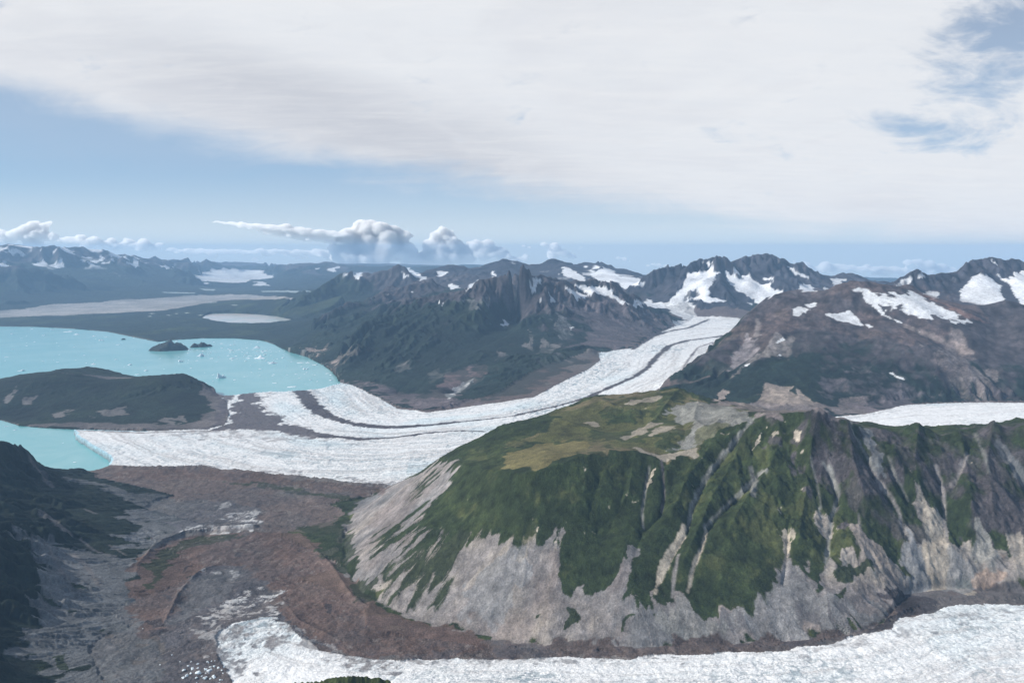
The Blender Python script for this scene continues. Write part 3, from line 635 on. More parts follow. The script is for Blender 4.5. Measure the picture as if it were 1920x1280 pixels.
TAL = [(735,908),(790,886),(835,873),(858,884),(850,900),(828,925),(800,965),(790,985),(815,988),(830,985),(845,1000),(862,1012),(900,1005),(940,1000),(975,1010),(1000,1003),(1045,1000),(1062,1008),(1045,1050),(1060,1085),(1090,1105),(1130,1110),(1150,1090),(1165,1060),(1185,1040),(1200,1030),(1180,1080),(1165,1115),(1190,1125),(1235,1135),(1250,1128),(1290,1125),(1310,1145),(1345,1160),(1385,1150),(1420,1125),(1445,1100),(1455,1070),(1480,1050),(1500,1075),(1515,1040),(1522,1090),(1535,1100),(1560,1055),(1590,1010),(1620,1000),(1640,1020),(1662,1035),(1672,995),(1690,975),(1712,985),(1738,938),(1748,940),(1768,985),(1790,1030),(1830,1045),(1835,1010),(1862,1000),(1880,1035),(1930,1045),(2080,1060),(2080,1120),(1920,1116),(1760,1106),(1705,1118),(1662,1176),(1600,1202),(1400,1212),(1200,1218),(1000,1212),(880,1192),(760,1158),(680,1114),(645,1062),(634,1010),(655,965),(690,928)]
tm = mask(TAL, 5, nr_, 1.1)
put(tm, SCREE, 1, vary=.07)
TM = np.zeros((NR, NC), np.float32); TM[tm[1]] = tm[0]
sr = sel * TM
tone(sr * ss(st2 * .6 + nA * .9, .1, 1.8) * .6, BEIGE * .80); tone(sr * ss(-st2 * .6 - nA, .2, 1.8) * .75, SCREEB * .78); tone(sr * ss(st1, .6, 2.2) * .35, C(.36, .30, .26)); tone(sr * ss(-st1 + nB * .3, 1.0, 2.4) * .4, C(.13, .12, .12)); tone(sr * ss(nA2_, .2, 1.6) * .45, C(.25, .20, .18))
put(mask([(930,1040),(985,1010),(1010,1040),(980,1100),(900,1170),(850,1180),(840,1150)], 7), SCREEB, .6)
put(mask([(880,1000),(1000,1000),(1060,1005),(1050,1040),(960,1045),(890,1030)], 5, nr_), BEIGE * .85, .6, where=ss(st2 + nB * .3, -.3, 1))
# veg stripes on the left talus
for p, a in (([(850,1000),(905,1030),(900,1060),(830,1140),(740,1150),(690,1090),(680,1040),(730,990),(800,960),(830,975)], .25), ([(860,960),(870,1000),(800,1030),(700,1060),(690,1010),(760,970),(820,940)], .45), ([(760,925),(790,920),(770,955),(740,965)], 0)):
    put(mask(p, 6, nr_, 1.4), VEG, .95, where=ss(st2 + st1 * .35 + nA * .25, -a, .45 - a))
for p in ([(1060,1140),(1078,1146),(1082,1160),(1066,1186),(1056,1182),(1062,1160)], [(1168,1165),(1190,1150),(1198,1152),(1182,1175),(1165,1188)], [(1565,1078),(1600,1058),(1645,1048),(1640,1065),(1600,1080),(1590,1092),(1566,1090)], [(1572,1108),(1588,1098),(1582,1125),(1566,1138)], [(1012,1148),(1004,1160),(1016,1150)], [(1224,1150),(1232,1145),(1226,1158)]):
    put(mask(p, 2.5), VEG, .95)
# grey cliffs low on the front
cl = [(1380,1160),(1450,1080),(1480,1050),(1520,1100),(1560,1110),(1660,1120),(1660,1170),(1600,1196),(1400,1205),(1330,1180)]
put(mask(cl, 6, nr_), C(.24, .235, .23), .8, vary=.1); put(mask(cl, 6, nr_), ROCKD * 1.2, .6, where=ss(st2 + nC_ * .4, .5, 1.5))
put(mask([(1220,1150),(1290,1130),(1340,1165),(1380,1190),(1340,1205),(1240,1200)], 6, nr_), C(.30, .295, .27), .6, vary=.1)
band = [(640,1165),(700,1150),(760,1166),(880,1194),(1000,1204),(1200,1209),(1400,1203),(1600,1190),(1650,1170),(1690,1112),(1720,1098),(1830,1100),(1930,1107),(2080,1108),(2080,1140),(1920,1138),(1800,1145),(1740,1154),(1700,1162),(1640,1190),(1560,1206),(1480,1221),(1300,1233),(1100,1236),(900,1240),(700,1240),(620,1226)]
put(mask(band, 4, amt=1.3), MOR * 1.05, 1, vary=.2); put(mask(band, 4), MORD * 1.2, .6, where=ss(nB + nC_ * .6, .2, 1.3)); put(mask(band, 4), SCREEB * .7, .5, where=ss(nA + nB2 * .5, .3, 1.5))
# cones and gullies
put(mask([(1742,938),(1765,985),(1790,1040),(1795,1085),(1760,1090),(1720,1075),(1700,1040),(1720,985)], 5, nr_), BEIGE * .95, .75)
put(mask([(1672,995),(1690,980),(1712,990),(1730,1040),(1735,1090),(1690,1080),(1675,1040)], 5, nr_), SCREEB * 1.1, .8)
put(mask([(1790,1040),(1830,1050),(1860,1090),(1820,1105),(1750,1095)], 6), SCREEB * .95, .7)
put(mask([(1820,1060),(1880,1050),(1892,1085),(1870,1110),(1835,1100)], 6), C(.40, .29, .22), .7)
put(mask([(1830,1010),(1862,1000),(1866,1040),(1820,1055)], 5, nr_), SCREEG, .8)
put(mask([(1612,800),(1640,806),(1656,850),(1652,885),(1645,897),(1636,885),(1626,850)], 3), SCREEB * .85, .9, vary=.08)
put(mask([(1855,815),(1874,822),(1895,850),(1925,890),(1926,912),(1898,885),(1872,850)], 3), SCREEB * .75, .85)
for pts, wd, c in (([(1412,785),(1380,825),(1350,860),(1330,885),(1308,925),(1296,955),(1290,990)], 1.6, SCREEG), ([(1437,880),(1412,902),(1385,928),(1350,960),(1320,990)], 1.3, SCREEG * 1.1),
    ([(1284,988),(1276,1010),(1255,1040),(1240,1070),(1228,1110)], 3.6, BEIGE), ([(1325,995),(1316,1030),(1300,1060),(1290,1110)], 1.8, BEIGE * .9), ([(1272,1040),(1264,1080),(1260,1120)], 1.5, SCREE),
    ([(1545,870),(1560,890),(1573,930),(1560,965),(1555,1000),(1548,1055)], 1.5, SCREEG), ([(1590,785),(1600,812),(1622,850),(1640,880)], 1.2, SCREEG * .9), ([(1640,890),(1655,912),(1672,935),(1686,962),(1690,985)], 1.6, SCREE),
    ([(1665,858),(1675,885),(1690,915),(1703,940)], 1.0, SCREEG * .8), ([(1756,878),(1768,920),(1772,960),(1770,990)], 1.5, SCREE), ([(1815,852),(1800,885),(1785,912)], 1.5, SCREE * .9), ([(1828,815),(1845,850),(1855,885)], 1.2, SCREEG * .8),
    ([(1217,878),(1210,920),(1204,960),(1206,990)], 1.1, SCREEG), ([(1240,862),(1243,890),(1246,930),(1240,960)], 1.1, ROCK * 1.3), ([(1520,860),(1530,900),(1540,950)], .9, SCREEG * .8), ([(1535,955),(1540,980),(1547,1000)], 1.0, SCREEG),
    ([(1408,880),(1416,905),(1412,930)], 2.4, SCREEG * .8), ([(1478,1040),(1470,1065)], 1.5, SCREE), ([(1610,965),(1612,990),(1606,1020)], 1.0, SCREE * .8)):
    put(line(pts, wd), c, .9)
for p in ([(1467,993),(1486,1000),(1483,1020),(1476,1045),(1470,1030),(1466,1010)], [(1490,806),(1502,810),(1500,828),(1488,822)], [(1430,813),(1424,832),(1408,843),(1416,828)], [(1452,812),(1462,808),(1456,822)], [(1495,845),(1502,848),(1498,856)], [(1396,808),(1392,816),(1400,806)], [(1436,800),(1442,800),(1440,806)], [(1215,888),(1222,880),(1218,905),(1210,915)]):
    put(mask(p, 1.6), BEIGE * 1.05, .9)
vg = sel * (1 - np.clip(TM, 0, 1))
tone(vg * ss(st1 * .7 + nC_ * .6 + nA * .25, 2.35, 2.7) * .8, BEIGE * .9)
put(mask([(860,900),(1180,870),(1220,990),(1060,1010),(860,1000)], 6), BEIGE, .85, where=ss(st1 * .6 + nC_ * .7, 2.0, 2.4))
# ---- dark hillside left
lh = isl('lefthill').astype(np.float32)
tone(lh * .6, FOR * .75)
for p in ([(262,985),(262,1010),(240,1040),(215,1042),(150,1035),(90,1000),(60,995),(70,1040),(80,1090),(60,1140),(30,1160),(40,1200),(80,1240),(120,1300),(330,1300),(300,1240),(260,1160),(250,1080),(300,1020),(290,960)],
          [(230,930),(300,940),(320,975),(300,1010),(262,1020),(268,985),(250,955)], [(75,1000),(110,1010),(150,1060),(190,1110),(140,1110),(100,1060)]):
    put(mask(p, 6, nr_, 1.2), SCREEB * .72, .95, vary=.12)
for pts, wd, c in (([(80,962),(105,980),(130,1000)], 2.6, SCREE * .8), ([(150,1010),(175,1030),(205,1042)], 1.6, SCREE * .8), ([(205,1022),(235,1040)], 1.3, SCREE * .7), ([(60,870),(80,890),(98,912)], 2.2, SCREE * .6), ([(138,1040),(165,1065),(185,1095)], 2.4, SCREE * .75), ([(95,1035),(120,1075),(150,1110)], 2.0, SCREE * .7), ([(160,955),(180,962)], 1.3, SCREE * .7)):
    put(line(pts, wd, field=nr_), c, .8)
for p in ([(65,1105),(90,1120),(115,1140),(95,1135),(70,1120)], [(105,1230),(130,1225),(128,1255),(110,1255)], [(130,1090),(160,1100),(180,1102),(150,1108)], [(60,1240),(85,1245),(75,1260)], [(125,1142),(145,1145),(130,1150)]):
    put(mask(p, 2.5), VEG, .9)
# ---- moraine valley
put(mask([(120,895),(180,900),(280,930),(330,940),(440,940),(500,955),(500,985),(420,1005),(320,1010),(295,1020),(300,985),(280,955),(210,925)], 6), SCREEB * .62, .8, vary=.15)
put(mask([(385,938),(455,942),(495,955),(490,985),(440,996),(350,1003),(320,1000),(350,960)], 5), DEB, .7, vary=.25)
put(mask([(330,1002),(355,988),(400,975),(440,960),(490,955),(493,975),(480,988),(430,996),(370,1004)], 4, amt=1.6), ICE * .85, .9, where=ss(nB + rnd * .4, -.5, .5))
put(mask([(385,950),(440,940),(450,946),(395,960)], 3, amt=2), ICE * .8, .7, where=ss(nC_, -.2, .6))
put(mask([(250,1110),(232,1070),(262,1040),(320,1010),(400,1000),(480,996),(560,1000),(610,1030),(650,1080),(700,1130),(760,1160),(900,1192),(900,1228),(700,1232),(620,1212),(545,1182),(515,1120),(480,1062),(420,1058),(370,1078),(340,1120),(320,1168),(290,1202),(262,1190),(238,1140)], 5), MORR, .85, vary=.15)
put(mask([(230,880),(320,878),(450,886),(600,902),(735,915),(690,930),(560,912),(420,900),(300,898),(210,895)], 4), MORR * .8, .7, vary=.2)
put(mask([(500,925),(620,940),(640,1000),(600,1000),(500,990)], 6), MOR * 1.1, .6)
put(mask([(340,880),(600,900),(620,910),(420,894)], 3), MORD, .4, where=ss(nB, 0, .8))
for p in ([(268,1085),(272,1052),(300,1030),(340,1013),(420,1001),(470,998),(432,1008),(350,1027),(312,1050),(295,1080),(275,1102)], [(400,902),(470,905),(560,916),(640,930),(700,936),(640,938),(560,924),(470,912)], [(590,990),(630,985),(662,1000),(655,1020),(668,1040),(650,1048),(668,1060),(650,1075),(620,1060),(605,1030)],
          [(650,1095),(690,1090),(705,1110),(700,1128),(670,1128),(655,1112)], [(640,938),(690,932),(668,948),(660,962),(640,955)], [(625,965),(670,970),(655,985),(630,980)], [(560,985),(600,985),(600,1010),(570,1005)]):
    put(mask(p, 3, amt=1.3), VEG * .9, .85)
put(line([(262,1042),(300,1018),(345,1004),(420,996),(490,990)], 1.6), SCREE * .75, .8)
deb = [(395,1060),(460,1058),(500,1090),(512,1140),(560,1180),(640,1222),(540,1190),(440,1180),(402,1190),(412,1215),(432,1250),(440,1300),(270,1300),(300,1250),(290,1215),(318,1172),(335,1128),(360,1088)]
put(mask(deb, 5), DEB, .95, vary=.25); put(mask(deb, 5), MORD * .8, .7, where=ss(nB, .2, 1.2))
put(mask([(330,1100),(420,1065),(470,1070),(400,1130),(335,1170)], 5), SCREEB * .7, .6, vary=.2)
put(mask([(393,1152),(420,1122),(470,1110),(500,1100),(508,1130),(500,1150),(440,1162),(405,1166)], 5, amt=1.6), ICE * .85, .9, where=ss(nC_ + nB * .6 + rnd * .4, -.3, .6))
put(mask([(385,1065),(400,1062),(455,1075),(420,1085)], 4, amt=2), ICE * .7, .6, where=ss(nC_, .2, .8))
put(mask([(1655,1112),(1690,1105),(1740,1118),(1765,1130),(1742,1150),(1700,1158),(1672,1172),(1645,1186),(1600,1196),(1640,1178),(1680,1150),(1675,1125)], 3), MORD * .8, .9, vary=.3)
put(mask([(700,1222),(900,1215),(1200,1216),(1480,1200),(1600,1190),(1560,1200),(1480,1213),(1200,1228),(900,1234),(700,1236)], 3), MORD * 1.3, .7, where=ss(nB + nC_ * .5, -.5, .8))
for p in ([(608,1130),(622,1132),(625,1150),(612,1148)], [(344,1062),(352,1060),(352,1072),(345,1072)], [(440,1035),(458,1034),(455,1042),(442,1042)], [(262,1165),(300,1160),(318,1172),(290,1176)], [(280,1180),(320,1178),(310,1190),(285,1192)], [(468,1030),(478,1029),(476,1038)], [(300,1112),(322,1118),(318,1128)]):
    put(mask(p, 2), MORD * .8, .85)
# ---- lowland beyond the lake
put(mask([(-400,590),(0,583),(62,575),(98,571),(146,568),(200,566),(206,563),(271,561),(333,556),(396,552),(450,552),(548,558),(545,561),(450,562),(410,564),(354,574),(312,582),(229,586),(156,589),(125,592),(52,593),(0,595.5),(-400,604)], 2.5), C(.33, .31, .29), .95, vary=.12)
for p in ([(367,520),(377,511),(417,505.5),(490,507),(500,513),(512,521),(470,526),(443,531),(383,527)], [(473,528),(490,528),(507,536),(476,536)], [(365,524),(400,532),(380,534)]):
    put(mask(p, 2), SNOW * .9, .9)
for p in ([(490,545),(580,546),(575,548),(492,547.5)], [(305,547.5),(368,548.5),(365,550.5),(310,549.5)], [(375,541),(405,543),(402,545),(378,544)]):
    put(mask(p, 1), C(.4, .46, .45), .9)
for x_, y_, w_ in ((285,588,7), (315,591,6), (280,593,5), (350,587,6), (375,591,5), (395,567,12), (440,572,9), (330,588,4)):
    put(mask([(x_ - w_, y_), (x_, y_ - 1), (x_ + w_, y_), (x_, y_ + 1)], 1), C(.42, .46, .44), .8)
# ---- lakeside hill
hv = [(-400,735),(-60,730),(0,717),(40,705),(110,699),(150,702),(200,711),(250,709),(282,706),(345,703),(362,709),(374,720),(386,742),(398,768),(375,786),(333,797),(260,795),(200,793),(100,794),(40,793),(0,786),(-400,790)]
put(mask([(-400,735),(0,717),(110,699),(250,709),(345,703),(374,718),(405,735),(428,760),(424,796),(380,804),(260,808),(140,803),(40,797),(-400,790)], 2), C(.13, .115, .11), 1, vary=.15)
put(mask(hv, 4, amt=.8), FOR * .85, 1, vary=.3); put(mask(hv, 4, amt=.8), VEG * .8, .3, where=ss(nA + nB * .5, .2, 1.2))
for p in ([(-2,765),(20,737),(35,718),(27,742),(8,764)], [(37,762),(50,742),(74,738),(55,762)], [(98,775),(125,770),(118,782),(100,784)], [(180,770),(230,765),(240,778),(190,780)], [(300,790),(340,780),(350,792)]):
    put(mask(p, 3, nr_), SCREE * .75, .8, where=ss(nr_ + 1, -.3, .8))
# ---- centre range
for p in ([(612,685),(641,664),(673,643),(680,650),(652,674),(631,690)], [(549,662),(582,656),(600,660),(573,667)], [(587,671),(622,636),(617,645),(590,672)]):
    put(mask(p, 2.5, nr_), C(.34, .27, .23), .85, where=ss(nr_ + 1, -.4, .5))
mo = [(640,712),(665,715),(700,735),(745,758),(800,768),(850,762),(935,752),(850,752),(880,712),(900,695),(935,684),(900,680),(850,695),(830,715),(800,740),(760,735),(720,722),(680,715)]
put(mask(mo, 5, amt=1.4), C(.14, .115, .12), .85, vary=.15)
put(mask([(835,700),(900,686),(935,683),(905,702),(870,722),(840,740),(815,748),(800,742)], 4), C(.18, .13, .125), .85)
put(mask([(835,742),(845,728),(868,716),(886,708),(880,720),(860,735),(842,748)], 2), ICE * .75, .85)
for p, c in (([(981,633),(990,646),(998,620),(1002,617),(998,656),(990,660)], SCREE), ([(1016,628),(1030,647),(1054,641),(1057,648),(1027,662),(1010,662)], SCREE), ([(927,647),(934,661),(955,666),(937,677)], SCREE), ([(873,565),(902,562),(925,577),(887,583)], SCREEG * .8), ([(735,690),(755,680),(765,690),(745,700)], SCREE), ([(1048,590),(1062,600),(1070,625),(1050,640),(1040,610)], SCREEB * .9), ([(1000,700),(1012,715),(1030,735),(1015,725)], SCREEG * .7), ([(1040,660),(1060,668),(1050,690),(1030,700),(1020,680)], SCREEB * .6), ([(800,700),(820,690),(818,715),(805,720)], SCREEG * .7)):
    put(mask(p, 3, nr_, 1.4), c, .65, where=ss(nr_ + .6, -.3, .7))
for p in ([(660,590),(713,612),(760,600),(800,590),(860,600),(900,660),(860,740),(760,745),(700,720),(640,700),(600,640)], [(900,690),(1050,660),(1100,680),(1000,740),(880,750),(860,735)], [(900,640),(990,600),(1060,620),(1060,650),(940,690),(880,680)]):
    put(mask(p, 8, amt=1.5), VEGF * 1.15, .7, where=ss(nA + nB * .5, -1.2, -.2))
ridge_b = [(1100,560),(1160,565),(1240,590),(1275,603),(1220,628),(1150,656),(1090,645),(1110,600),(1060,580)]
put(mask(ridge_b, 6), C(.12, .10, .105), .75, vary=.2)
put(mask([(1262,612),(1270,604),(1280,598),(1268,588),(1248,577),(1236,572),(1262,566),(1290,570),(1330,592),(1392,597),(1392,606),(1330,603),(1290,606)], 3), ICE * .95, .92, vary=.08)
put(mask([(1275,572),(1310,578),(1345,590),(1300,590)], 3), MORD * 1.5, .5)
SN = [
 # massif
 [(1284,513),(1303,511),(1322,505),(1352,512),(1343,524),(1331,537),(1326,549),(1339,558),(1360,564),(1331,566),(1310,562),(1288,566),(1275,571),(1265,576),(1254,573),(1258,562),(1271,545),(1284,528)],
 [(1360,507),(1366,506),(1378,513),(1399,513),(1416,528),(1450,541),(1471,545),(1450,558),(1433,566),(1416,564),(1399,558),(1382,545),(1369,528)],
 [(1474,498),(1493,508),(1518,517),(1514,524),(1493,516)], [(1497,532),(1514,531),(1533,547),(1501,545)], [(1431,520),(1448,526),(1446,530),(1433,526)], [(1309,487),(1335,496),(1322,496)], [(1559,523),(1568,521),(1587,526),(1574,533),(1562,529)], [(1543,536),(1553,541),(1546,545)], [(1186,534),(1215,530),(1212,533),(1190,538)], [(1398,566),(1422,573),(1405,570)],
 # rear ridge
 [(1109,513),(1130,503),(1151,513),(1177,524),(1198,520),(1196,530),(1181,536),(1151,528),(1113,524)], [(1051,501),(1068,504),(1085,512),(1100,524),(1095,530),(1074,521),(1057,518)], [(1130,500),(1150,507),(1160,515),(1150,518),(1132,506)], [(1165,518),(1190,520),(1200,525),(1185,536),(1172,530)],
 [(815,510),(838,510),(830,514),(817,515)], [(917,507),(925,515),(933,520),(922,521)], [(955,492),(962,494),(958,500)],
 # centre range
 [(981,527),(1000,524),(1016,526),(1014,536),(1001,545),(1001,550),(995,556),(992,548),(984,536)], [(1054,539),(1071,540),(1100,556),(1092,558),(1062,548)], [(1074,533),(1090,536),(1115,534),(1150,553),(1179,566),(1208,572),(1194,576),(1165,568),(1135,558),(1103,548),(1086,543)],
 [(1030,556),(1042,565),(1045,571),(1033,569)], [(1013,568),(1019,574),(1014,584)], [(946,601),(957,603),(952,610),(943,613)], [(1067,610),(1073,613),(1068,619)], [(838,533),(861,536),(844,546)], [(820,570),(829,570),(826,575)], [(873,540),(899,523),(887,536),(875,547)],
 [(765,500),(781,512),(800,520),(797,527),(779,518),(767,510)], [(746,503),(758,507),(772,517),(760,513)], [(816,512),(837,510),(828,514)], [(695,533),(698,532),(697,540)], [(770,548),(776,546),(774,552)],
 [(610,505),(638,499),(641,504),(627,511)], [(591,502),(602,503),(594,506)], [(662,514),(685,511),(680,518),(673,520)], [(1190,566),(1212,560),(1235,570),(1215,575)], [(1215,570),(1240,566),(1255,578),(1235,578)],
 # far right
 [(1787,562),(1798,550),(1823,518),(1855,518),(1870,530),(1878,534),(1876,557),(1879,561),(1846,574),(1817,568)], [(1865,515),(1880,520),(1891,522),(1897,511),(1925,508),(2000,520),(2000,580),(1925,576),(1904,557),(1891,531)], [(1691,531),(1710,525),(1733,515),(1740,520),(1725,530),(1700,537)], [(1723,547),(1755,547),(1757,558),(1746,560),(1735,552)], [(1858,484),(1864,485),(1860,488)], [(1897,487),(1905,488),(1900,491)],
 # far left
 [(0,465),(13,462),(16,463),(4,471),(-10,476)], [(12,473),(25,466),(35,472),(50,480),(49,483),(31,481)], [(62,463.5),(73,464),(86,468),(83,470)], [(87,466),(102,471),(115,471),(117,476),(104,474)], [(142,487),(156,483),(156,492)], [(181,480),(191,478),(196,487),(190,489)], [(193,491),(211,489),(208,494),(196,496)], [(201,478),(210,481),(207,483)], [(246,485),(261,483),(260,491),(250,492)], [(237,492),(263,496),(258,500),(242,497)], [(267,493),(279,493),(278,497)], [(97,499),(104,489),(119,495),(115,500),(104,503)], [(2,488),(8,490),(23,501),(12,499)], [(160,471),(168,472),(163,474)], [(292,495),(330,503),(320,506)], [(320,491),(340,494),(332,496)], [(120,472),(128,472),(126,476)],
]
for p in SN: put(mask(p, 2.6, amt=.8), SNOW, .96)
for p in ([(1288,548),(1305,543),(1314,549),(1306,558),(1288,560)], [(1383,517),(1392,516),(1394,524),(1386,523)], [(1275,570),(1278,562),(1290,553),(1282,566)]):
    put(mask(p, 1.2), ROCKD, .85)
# ---- brown mountain
bl = [(1300,690),(1350,645),(1400,592),(1440,556),(1600,527),(1715,535),(1830,572),(1830,620),(1700,640),(1500,620),(1380,690)]
put(mask(bl, 8), C(.115, .085, .078), .7, vary=.2, where=ss(nB, -1.5, .5))
put(mask([(1348,692),(1371,657),(1400,638),(1419,628),(1442,631),(1430,648),(1413,670),(1380,690),(1360,694)], 3.5, nr_, 1.6), C(.22, .195, .195), .9, vary=.08)
put(mask([(1439,650),(1465,632),(1492,631),(1481,676),(1440,672),(1423,673),(1407,680),(1371,718),(1380,700),(1400,680),(1430,660)], 4, nr_), C(.22, .195, .18), .85, vary=.1)
for p in ([(1300,688),(1330,662),(1366,642),(1385,650),(1348,692),(1332,732),(1290,735),(1250,725)], [(1494,631),(1530,625),(1558,631),(1568,676),(1555,718),(1520,712),(1500,695),(1475,690),(1481,670)], [(1720,673),(1758,689),(1762,715),(1730,720),(1700,705)], [(1390,700),(1440,680),(1490,695),(1530,740),(1480,722),(1430,720),(1400,735),(1360,730)], [(1570,640),(1660,640),(1700,680),(1640,700),(1580,690)], [(1340,725),(1380,720),(1400,745),(1380,765),(1350,755)]):
    put(mask(p, 6, amt=1.4), VEGF * 1.1, .85, where=ss(nA * .5 + nB * .5 + nC_ * .3, -.9, .3))
put(mask([(1426,724),(1440,720),(1468,724),(1495,730),(1515,740),(1526,750),(1545,760),(1540,764),(1440,762),(1423,750)], 3.5, nr_, 1.5), C(.34, .28, .235), .85, vary=.08)
put(mask([(1355,752),(1440,758),(1560,762),(1640,745),(1640,772),(1560,781),(1450,780),(1360,765)], 5, amt=1.4), C(.24, .20, .19), .7, vary=.15)
put(mask([(1752,665),(1790,662),(1849,676),(1866,700),(1870,752),(1784,756),(1768,724),(1755,690)], 6, nr_, 1.5), C(.19, .16, .15), .7, vary=.2, where=ss(nr_ + nB * .5, -1.2, .6))
put(mask([(1340,748),(1355,730),(1368,732),(1352,752)], 2), C(.36, .30, .26), .85)
put(mask([(1540,700),(1620,690),(1700,720),(1740,740),(1700,757),(1600,765),(1545,745)], 7, amt=1.6), C(.12, .10, .11), .6, vary=.25, where=ss(nB + nC_ * .5, -1, .8))
put(line([(1420,598),(1421,612),(1419,630)], 2.2), C(.25, .215, .20), .8)
put(line([(1700,612),(1730,625),(1770,640),(1820,662)], 3, field=nr_), C(.27, .22, .20), .75)
br = [(1620,557),(1658,544),(1687,553),(1720,557),(1746,569),(1778,582),(1781,595),(1817,602),(1830,603),(1823,610),(1804,607),(1768,597),(1736,592),(1710,591),(1681,588),(1655,580),(1630,568)]
fst = fbm(7, 3, 611, .6, asp=.5); fst /= fst.std()
put(mask(br, 3, fst, 1.6), SNOW, .96, where=ss(fst + nB * .3, -.9, -.4))
put(mask([(1662,550),(1687,553),(1720,557),(1746,569),(1778,582),(1788,594),(1750,588),(1715,580),(1690,568)], 2.5), SNOW, .96)
for p in ([(1620,560),(1642,569),(1665,592),(1694,608),(1684,605),(1652,589),(1623,567)], [(1545,589),(1570,588),(1591,584),(1610,595),(1623,611),(1610,615),(1591,605),(1565,601)], [(1486,580),(1495,577),(1516,579),(1497,595),(1487,592)], [(1507,573),(1526,568),(1526,574),(1515,578)], [(1455,644),(1468,632),(1471,636),(1460,644)], [(1450,670),(1463,663),(1462,669)], [(1394,694),(1408,679),(1408,685)], [(1626,607),(1642,613),(1632,617)], [(1662,695),(1697,712),(1684,709)], [(1710,615),(1726,623),(1718,621)], [(1780,600),(1800,605),(1795,610),(1782,606)], [(1500,582),(1520,580),(1508,590)]):
    put(mask(p, 1.3, fst, 1.0), SNOW, .95)
for p, c in (([(1690,545),(1760,567),(1800,590),(1830,600),(1830,612),(1850,600),(1790,575),(1725,548)], C(.24, .14, .11)),):
    put(mask(p, 4), c, .5)
# ---- ice surfaces
def alongacross(pts, sel_, z=None, wrap=14.0):
    q = np.array([hit(p[0], p[1]) for p in densify(pts, 10)]); ii, jj = np.nonzero(sel_)
    d = np.full(len(ii), 1e9, np.float32); s_ = np.zeros(len(ii), np.float32); al = np.zeros(len(ii), np.float32); acc = 0
    for a, b in zip(q[:-1], q[1:]):
        vy, vx = b - a; l = math.hypot(vy, vx) + 1e-6; t = np.clip(((ii - a[0]) * vy + (jj - a[1]) * vx) / l / l, 0, 1)
        ey = ii - a[0] - t * vy; ex = jj - a[1] - t * vx; dd = np.hypot(ey, ex); m = dd < d
        d[m] = dd[m]; s_[m] = np.sign(vy * ex - vx * ey)[m]; al[m] = (acc + t * l)[m]; acc += l
    return ii, jj, d * s_, al
def noise2(u, v, seed):
    g = np.random.default_rng(seed).uniform(-1, 1, (256, 256)).astype(np.float32)
    iu = np.floor(u).astype(int); iv = np.floor(v).astype(int); fu = u - iu; fv = v - iv; fu = fu * fu * (3 - 2 * fu); fv = fv * fv * (3 - 2 * fv)
    G = lambda a, b: g[a & 255, b & 255]
    return (G(iu, iv) * (1 - fu) * (1 - fv) + G(iu + 1, iv) * fu * (1 - fv) + G(iu, iv + 1) * (1 - fu) * fv + G(iu + 1, iv + 1) * fu * fv) * 1.7
def iceskin(sel_, axis, seed, dirt=.3, cs=6.0, ca=3.0, cut=1.0, blue=.45, base=ICE):
    ii, jj, ac, al = alongacross(axis, sel_)
    ac = (ac + nB[ii, jj] * 1.2 + nA[ii, jj] * 1.5) * Q; al = (al + nB[ii, jj] * 2) * Q; rn = rnd[ii, jj]
    n = noise2(ac / 2.2, al / 60, seed) * .6 + noise2(ac / 7, al / 160, seed + 1) * .6 + noise2(ac / 1.1, al / 25, seed + 2) * .4
    zone = ss(noise2(ac / 45, al / 120, seed + 6) + nA[ii, jj] * .4, -1.0, 1.2)          # how broken the ice is
    u, v = ac / cs + al / 40, al / ca + ac / 14
    c1 = ss(np.abs(noise2(u, v, seed + 3)) * -1 + .30 + zone * .12, 0, .30); c2 = ss(np.abs(noise2(ac / 2.6, al / 1.7, seed + 4)) * -1 + .25 + zone * .2, 0, .35)
    cr = np.maximum(c1, c2 * .8) * cut
    c = np.empty((len(ii), 3), np.float32); c[:] = base
    b = ss(nA[ii, jj] * .6 + noise2(ac / 26, al / 90, seed + 5), .3, 1.6)[:, None] * blue; c += (ICEB - c) * b
    c += (C(.46, .43, .41) - c) * (ss(n, -.1, 1.2) * dirt * 1.2)[:, None]
    c += (C(.26, .24, .24) - c) * (ss(-rn * .5 + n * .6, .5, 1.6) * dirt)[:, None]
    c += (C(.30, .36, .39) - c) * (cr * (.35 + .6 * zone))[:, None]
    c *= (1 + rn * .07)[:, None]
    col[ii, jj] = c
    h[ii, jj] += ((n * .9 - cr * (1.6 + zone * 2.6) + rn * (.5 + zone * .9)) * cell[ii, 0] / 7).astype(np.float32)
    return ii, jj, ac, al
S1 = [(562,730),(575,745),(592,765),(612,778),(640,788),(680,797),(740,801),(800,797),(860,791),(900,787),(960,780),(1000,771),(1040,762),(1080,751),(1110,741),(1150,723),(1190,706),(1213,690),(1232,668),(1255,648),(1290,638),(1340,632),(1390,622)]
iceskin(mk_ice, S1, 41, dirt=.40)
iceskin(mk_gr, [(1420,800),(1560,800),(1700,785),(1920,770),(2200,770)], 51, dirt=.25, cut=.45, base=ICE * 1.06)
iceskin(mk_gf, [(420,1240),(500,1200),(640,1232),(760,1245),(1100,1238),(1480,1222),(1600,1205),(1700,1160),(1920,1140),(2200,1120)], 61, dirt=.34, cs=9, ca=4, blue=.22, base=ICE * 1.13)
def stripe(pts, w0, w1, c=MORD * 1.25, k=.97):
    q = densify(pts, 8); n = len(q)
    for a in range(0, n - 1, 4):
        put(line(q[a:a + 6], w0 + (w1 - w0) * a / n, amt=.9), c, k, where=ice)
stripe(S1[:9], 8.0, 2.4); stripe(S1[8:15], 1.9, 2.6); stripe(S1[14:], 3.6, 2.0)
